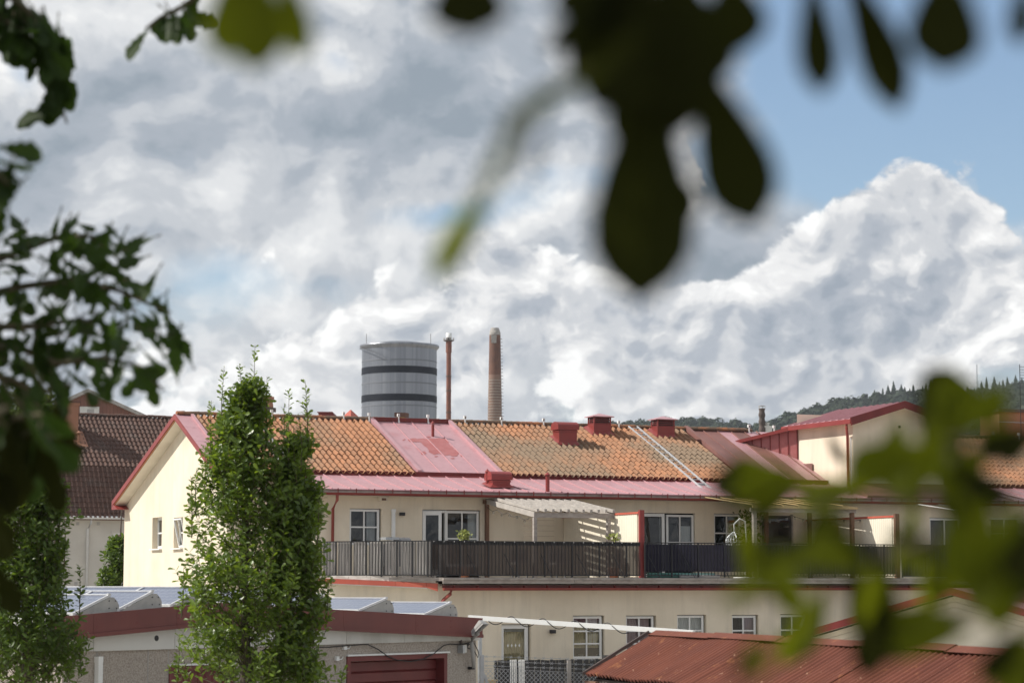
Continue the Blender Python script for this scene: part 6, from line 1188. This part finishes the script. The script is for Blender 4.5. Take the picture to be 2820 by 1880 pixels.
def inframe(p, m=0.):
    f = CT*p.y+ST*(p.z-H); u = -ST*p.y+CT*(p.z-H)
    if f <= .05: return False
    x, y = CX+F_PX*p.x/f, CY-F_PX*u/f; mm = m*F_PX*.042/max(f, .3)+m*40; return -mm < x < 2820+mm and -mm < y < 1880+mm
def lefttree():
    """broad oak left of the view: its hanging sprays reach into the frame"""
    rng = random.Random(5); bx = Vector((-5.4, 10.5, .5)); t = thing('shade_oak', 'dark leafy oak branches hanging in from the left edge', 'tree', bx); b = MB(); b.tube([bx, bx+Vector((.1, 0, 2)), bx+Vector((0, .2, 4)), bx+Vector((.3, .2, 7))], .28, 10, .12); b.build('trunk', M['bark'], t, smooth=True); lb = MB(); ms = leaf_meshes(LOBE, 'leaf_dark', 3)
    def lim(y): return 640 if y < 170 else (250 if y < 420 else (300 if y < 600 else (330+(y-620)*.62 if y < 900 else (515 if y < 1150 else 240))))
    def spray(path, D, n, L, spread, seed, drop=.5):
        r2 = random.Random(seed); pts = [P(x, y, D+dd) for x, y, dd in path]; lb.tube(pts, .02, 5, .005)
        for i in range(n):
            f = r2.random()*(len(pts)-1); k = int(f); f -= k; o = pts[k]+(pts[min(k+1, len(pts)-1)]-pts[k])*f+rv(r2, spread*.4); d = rv(r2, .8)+Vector((0, 0, -drop)); d.normalize(); tip = o+d*L*r2.uniform(.7, 1.15); ff = CT*tip.y+ST*(tip.z-H); xx = CX+F_PX*tip.x/ff; yy = CY-F_PX*(-ST*tip.y+CT*(tip.z-H))/ff
            if xx > lim(yy) or (350 < yy < 610 and seed != 11): continue
            nn = Vector((r2.gauss(-.3, .5), r2.gauss(-.6, .5), r2.gauss(.5, .5))).normalized(); lb.tube([o-d*.03, o], .004, 3); put_leaf(t, ms[r2.randrange(3)], o, tip, nn)
    # dome of leaves in the middle of the left edge
    spray([(-120, 760, 0), (60, 690, .2), (170, 650, 0), (250, 650, -.3), (330, 720, -.2)], 10.6, 78, .14, .26, 1)
    spray([(-120, 830, .3), (60, 790, .4), (200, 770, .2), (330, 800, 0), (420, 840, -.2), (470, 860, -.4)], 10.4, 100, .14, .27, 2)
    spray([(-100, 900, 0), (80, 900, 0), (220, 880, .2), (330, 900, 0)], 10.2, 44, .14, .26, 3)
    spray([(-60, 950, 0), (60, 960, .3), (160, 1000, .1), (290, 985, 0), (390, 1010, -.2), (450, 1075, -.3)], 10.0, 50, .15, .17, 4, .9)
    spray([(-60, 1020, 0), (40, 1050, 0), (110, 1080, 0), (200, 1060, 0)], 10.0, 34, .15, .18, 6, .8)
    spray([(-40, 1150, -2), (40, 1150, -2), (120, 1140, -2.2)], 9.5, 18, .18, .16, 7, 1.)
    # hanging spray at the top left and the small one beside it
    spray([(-80, -60, 0), (40, 0, 0), (110, 60, 0), (140, 160, 0), (150, 240, 0), (185, 340, 0)], 10., 56, .20, .085, 8, 1.7)
    spray([(-60, 40, 0), (20, 60, 0), (70, 90, 0)], 10., 26, .19, .14, 9, 1.2)
    spray([(640, -80, 0), (560, -20, 0), (500, 20, 0), (440, 50, 0), (400, 80, 0)], 10.5, 17, .18, .07, 10, 1.5)
    spray([(-90, 440, -1.), (-10, 480, -1.), (40, 520, -1.)], 8.5, 12, .18, .1, 11, 1.3)
    # larger leaves nearer the lens at the lower left
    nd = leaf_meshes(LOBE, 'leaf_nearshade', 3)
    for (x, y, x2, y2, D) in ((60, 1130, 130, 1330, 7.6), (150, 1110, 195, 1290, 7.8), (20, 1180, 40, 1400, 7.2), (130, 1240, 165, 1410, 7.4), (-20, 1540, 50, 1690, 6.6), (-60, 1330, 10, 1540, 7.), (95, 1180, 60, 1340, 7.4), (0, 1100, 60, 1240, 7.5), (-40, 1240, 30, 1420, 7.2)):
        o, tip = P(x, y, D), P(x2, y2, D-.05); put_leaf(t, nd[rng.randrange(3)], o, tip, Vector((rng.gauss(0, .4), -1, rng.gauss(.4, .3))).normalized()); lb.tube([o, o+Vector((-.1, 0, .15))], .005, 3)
    p1 = P(-120, 800, 10.5); lb.tube([bx+Vector((.1, .1, 3.4)), (bx+p1)/2+Vector((0, 0, 2.3)), p1], .08, 6, .02); p2 = P(-80, -60, 10.); lb.tube([bx+Vector((.2, .1, 5)), (bx+p2)/2+Vector((-.3, 0, 3.2)), p2], .08, 6, .02)
    p3 = P(-40, 1150, 9.); lb.tube([bx+Vector((.1, 0, 2.5)), p3+Vector((-.8, .5, .5)), p3, P(20, 1120, 6.)], .05, 6, .006); p4 = P(640, -80, 10.5); lb.tube([p2, (p2+p4)/2+Vector((0, 0, .5)), p4], .03, 6, .01)
    lb.build('limb', M['twig'], t); cr = MB(); rg = random.Random(6)
    for c, r, n in (((-5.6, 12., 6.2), (3.2, 3.2, 2.6), 3000), ((-4.4, 11.0, 5.4), (1.8, 2.2, 2.0), 2200), ((-3.6, 8.6, 4.6), (1.8, 2.4, 2.0), 2600), ((-2.6, 5.5, 4.2), (1.4, 1.6, 1.6), 1800)): shade_crown(cr, c, r, n, .16, rg, LOBE, lambda p: not inframe(p, 1.3))  # unseen leaf masses, added to keep the sun off the sprays
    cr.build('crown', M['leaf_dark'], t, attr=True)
lefttree()
def neartree():
    """young tree just right of the lens: broad leaves hang across the top and the lower right"""
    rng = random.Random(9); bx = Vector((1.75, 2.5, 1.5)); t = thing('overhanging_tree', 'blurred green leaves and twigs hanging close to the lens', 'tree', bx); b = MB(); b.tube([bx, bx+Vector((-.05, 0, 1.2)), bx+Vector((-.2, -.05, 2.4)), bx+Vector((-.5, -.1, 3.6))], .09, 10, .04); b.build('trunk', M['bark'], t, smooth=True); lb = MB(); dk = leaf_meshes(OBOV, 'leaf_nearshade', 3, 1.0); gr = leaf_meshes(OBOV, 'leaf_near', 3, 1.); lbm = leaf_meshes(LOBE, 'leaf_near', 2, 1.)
    k = 1.199
    def lf(x, y, x2, y2, wpx, D, lit, twist=0.):
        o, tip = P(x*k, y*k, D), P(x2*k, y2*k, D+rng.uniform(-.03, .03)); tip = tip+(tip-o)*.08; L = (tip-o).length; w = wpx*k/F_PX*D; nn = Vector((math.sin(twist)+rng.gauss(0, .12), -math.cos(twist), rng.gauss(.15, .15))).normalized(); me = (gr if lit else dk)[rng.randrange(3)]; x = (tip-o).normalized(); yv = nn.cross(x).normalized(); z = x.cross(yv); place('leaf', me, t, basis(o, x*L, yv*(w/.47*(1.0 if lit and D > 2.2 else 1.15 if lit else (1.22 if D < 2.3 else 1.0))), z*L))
    # dark group at the top
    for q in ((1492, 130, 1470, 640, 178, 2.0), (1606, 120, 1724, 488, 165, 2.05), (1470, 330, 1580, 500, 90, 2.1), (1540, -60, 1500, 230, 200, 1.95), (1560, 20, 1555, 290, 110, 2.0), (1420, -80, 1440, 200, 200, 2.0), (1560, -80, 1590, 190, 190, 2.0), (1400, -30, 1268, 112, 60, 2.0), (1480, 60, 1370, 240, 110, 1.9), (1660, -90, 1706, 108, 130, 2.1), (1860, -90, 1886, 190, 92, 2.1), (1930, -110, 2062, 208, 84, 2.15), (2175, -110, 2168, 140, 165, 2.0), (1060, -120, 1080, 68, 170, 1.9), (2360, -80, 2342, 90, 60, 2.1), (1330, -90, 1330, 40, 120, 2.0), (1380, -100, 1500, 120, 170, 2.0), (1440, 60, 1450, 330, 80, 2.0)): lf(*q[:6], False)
    # green drooping blade and sunny lobe at the top left
    lf(1150, 380, 1004, 630, 56, 2.0, True); lf(1395, 150, 1170, 275, 46, 1.75, True); lf(1215, 240, 1105, 430, 34, 1.8, True); lf(1250, 215, 1200, 420, 26, 1.5, False); lf(600, -110, 585, 140, 130, 2.0, True); lf(650, -100, 690, 118, 80, 2.05, True); lf(560, -100, 530, 110, 110, 2.1, False); lf(520, -70, 520, 120, 110, 1.9, True, .5)
    lb.tube([P(1400*k, 140*k, 1.95), P(1270*k, 200*k, 1.95), P(1170*k, 270*k, 1.95), P(1130*k, 400*k, 2.0)], .006, 6, .003)
    # lower right: layered translucent leaves
    G = [(1830, 1075, 1680, 1110, 95, 2.1, 1), (1700, 1040, 1640, 1130, 55, 2.1, 0), (1840, 1090, 1730, 1150, 60, 2.2, 1), (2150, 1015, 1985, 1085, 90, 2.0, 1), (2140, 1010, 2200, 868, 120, 2.0, 1), (2080, 980, 2040, 1120, 90, 2.1, 1), (2170, 950, 2120, 1100, 80, 2.05, 1), (1990, 1110, 1850, 1150, 50, 2.3, 1), (2230, 1000, 2150, 940, 90, 2.0, 1), (2240, 1020, 2170, 1140, 90, 2.1, 1),
         (1740, 1330, 1720, 1215, 45, 2.2, 1), (1900, 1260, 1740, 1330, 60, 1.8, 1), (1980, 1300, 1860, 1240, 70, 1.8, 1), (2000, 1290, 2030, 1440, 90, 2.0, 1), (1890, 1350, 1830, 1480, 60, 2.1, 1), (2050, 1330, 2010, 1505, 70, 2.0, 0), (2080, 1420, 2030, 1500, 80, 2.1, 1), (2200, 1400, 2050, 1450, 70, 2.0, 1), (2220, 1430, 2060, 1490, 50, 2.0, 1), (2190, 1150, 2200, 1330, 90, 2.0, 1), (2260, 1130, 2250, 1320, 100, 2.1, 1), (2330, 1150, 2290, 1400, 130, 2.0, 1), (2310, 1260, 2230, 1380, 80, 2.0, 1), (2380, 1180, 2330, 1330, 100, 1.9, 0), (2340, 1440, 2280, 1560, 80, 1.9, 0), (2360, 1490, 2330, 1600, 80, 1.9, 1), (1660, 1390, 1760, 1330, 40, 1.7, 1), (1770, 1460, 1740, 1540, 34, 1.6, 1), (2130, 1280, 2160, 1380, 60, 2.2, 1), (2100, 1170, 2080, 1290, 50, 2.3, 1), (2150, 1060, 2300, 1130, 60, 2.1, 0), (2340, 900, 2250, 960, 60, 2., 1), (2360, 980, 2260, 1040, 80, 2., 0), (1900, 990, 1930, 1055, 24, 4.2, 0), (1780, 1250, 1830, 1400, 50, 2.0, 1), (1930, 1150, 1880, 1240, 40, 2.2, 1), (2270, 1390, 2210, 1300, 60, 2.1, 1), (2050, 1200, 2120, 1260, 44, 2.3, 0)]
    for x, y, x2, y2, w, D, lit in G:
        D = D*1.22 if D < 3 else D
        lf(x, y, x2, y2, w, D, bool(lit), rng.uniform(-.5, .5)); dx, dy = rng.uniform(-30, 30), rng.uniform(-22, 22)
        for _ in range(2):
            dx, dy = rng.uniform(-45, 45), rng.uniform(-32, 32)
            if D < 4: lf(x+dx, y+dy, x2+dx*.6+rng.uniform(-25, 25), y2+dy*.6+rng.uniform(-25, 25), w*rng.uniform(.7, 1.1), D+rng.uniform(.05, .35), rng.random() < .5, rng.uniform(-.6, .6))
    for pth in ([(2420, 1120), (2300, 1130), (2150, 1145), (1990, 1150), (1840, 1140), (1690, 1130)], [(2420, 1180), (2240, 1200), (2080, 1260), (1960, 1290), (1780, 1300)], [(2420, 1380), (2250, 1400), (2120, 1420), (2000, 1400)], [(2250, 1130), (2180, 1040), (2130, 1010)], [(2420, 980), (2300, 1000), (2160, 1010)]): lb.tube([P(x*k, y*k, 2.65+.02*i) for i, (x, y) in enumerate(pth)], .006, 6, .003)
    for pth in ([(2440, -130), (2100, -110), (1700, -100), (1500, -80), (1490, 160)], [(1700, -100), (1300, -120), (1000, -130), (620, -110)]): lb.tube([P(x*k, y*k, 2.0) for x, y in pth], .009, 6, .004)
    a = P(2440*k, -130*k, 2.0); lb.tube([bx+Vector((-.2, -.05, 2.3)), a], .03, 6, .01); a = P(2420*k, 1130*k, 2.65); lb.tube([bx+Vector((-.02, 0, .5)), bx+Vector((-.5, -.2, 1.3)), a], .02, 6, .006); lb.tube([bx+Vector((-.03, 0, .8)), P(2420*k, 1380*k, 2.65)], .012, 6, .005); lb.tube([a, P(2420*k, 980*k, 2.65)], .008, 6, .005)
    lb.build('limb', M['twig'], t); cr = MB(); rg = random.Random(16)
    # the rest of the crown, above the view, added to shade the leaves below
    for c, r, n in (((.3, 2.1, 4.75), (1.5, 1.1, .6), 700), ((-.7, 2.1, 4.5), (.8, .9, .5), 320), ((-1.2, 2.0, 4.2), (.5, .7, .5), 160), ((1.1, 2.4, 5.3), (1.2, 1., .7), 300)): shade_crown(cr, c, r, n, .13, rg, OVAL, lambda p: not inframe(p, 1.6))
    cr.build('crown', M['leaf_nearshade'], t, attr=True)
neartree()
# ------------------------------------------------------------------ air
def haze():
    b = MB(); b.box((-4100, -320, -1.1), (8200, 0, 0), (0, 5600, 0), (0, 0, 231)); m, nt, out = shader('haze_air'); k = NT(nt)
    v = k.n('ShaderNodeVolumePrincipled', {'Color': (.86, .92, 1., 1), 'Density': .000085, 'Anisotropy': .25}); nt.links.new(v.outputs[0], out.inputs[1]); tag(b.build('haze', m), 'thin blue haze over the town', kind='stuff')
haze()
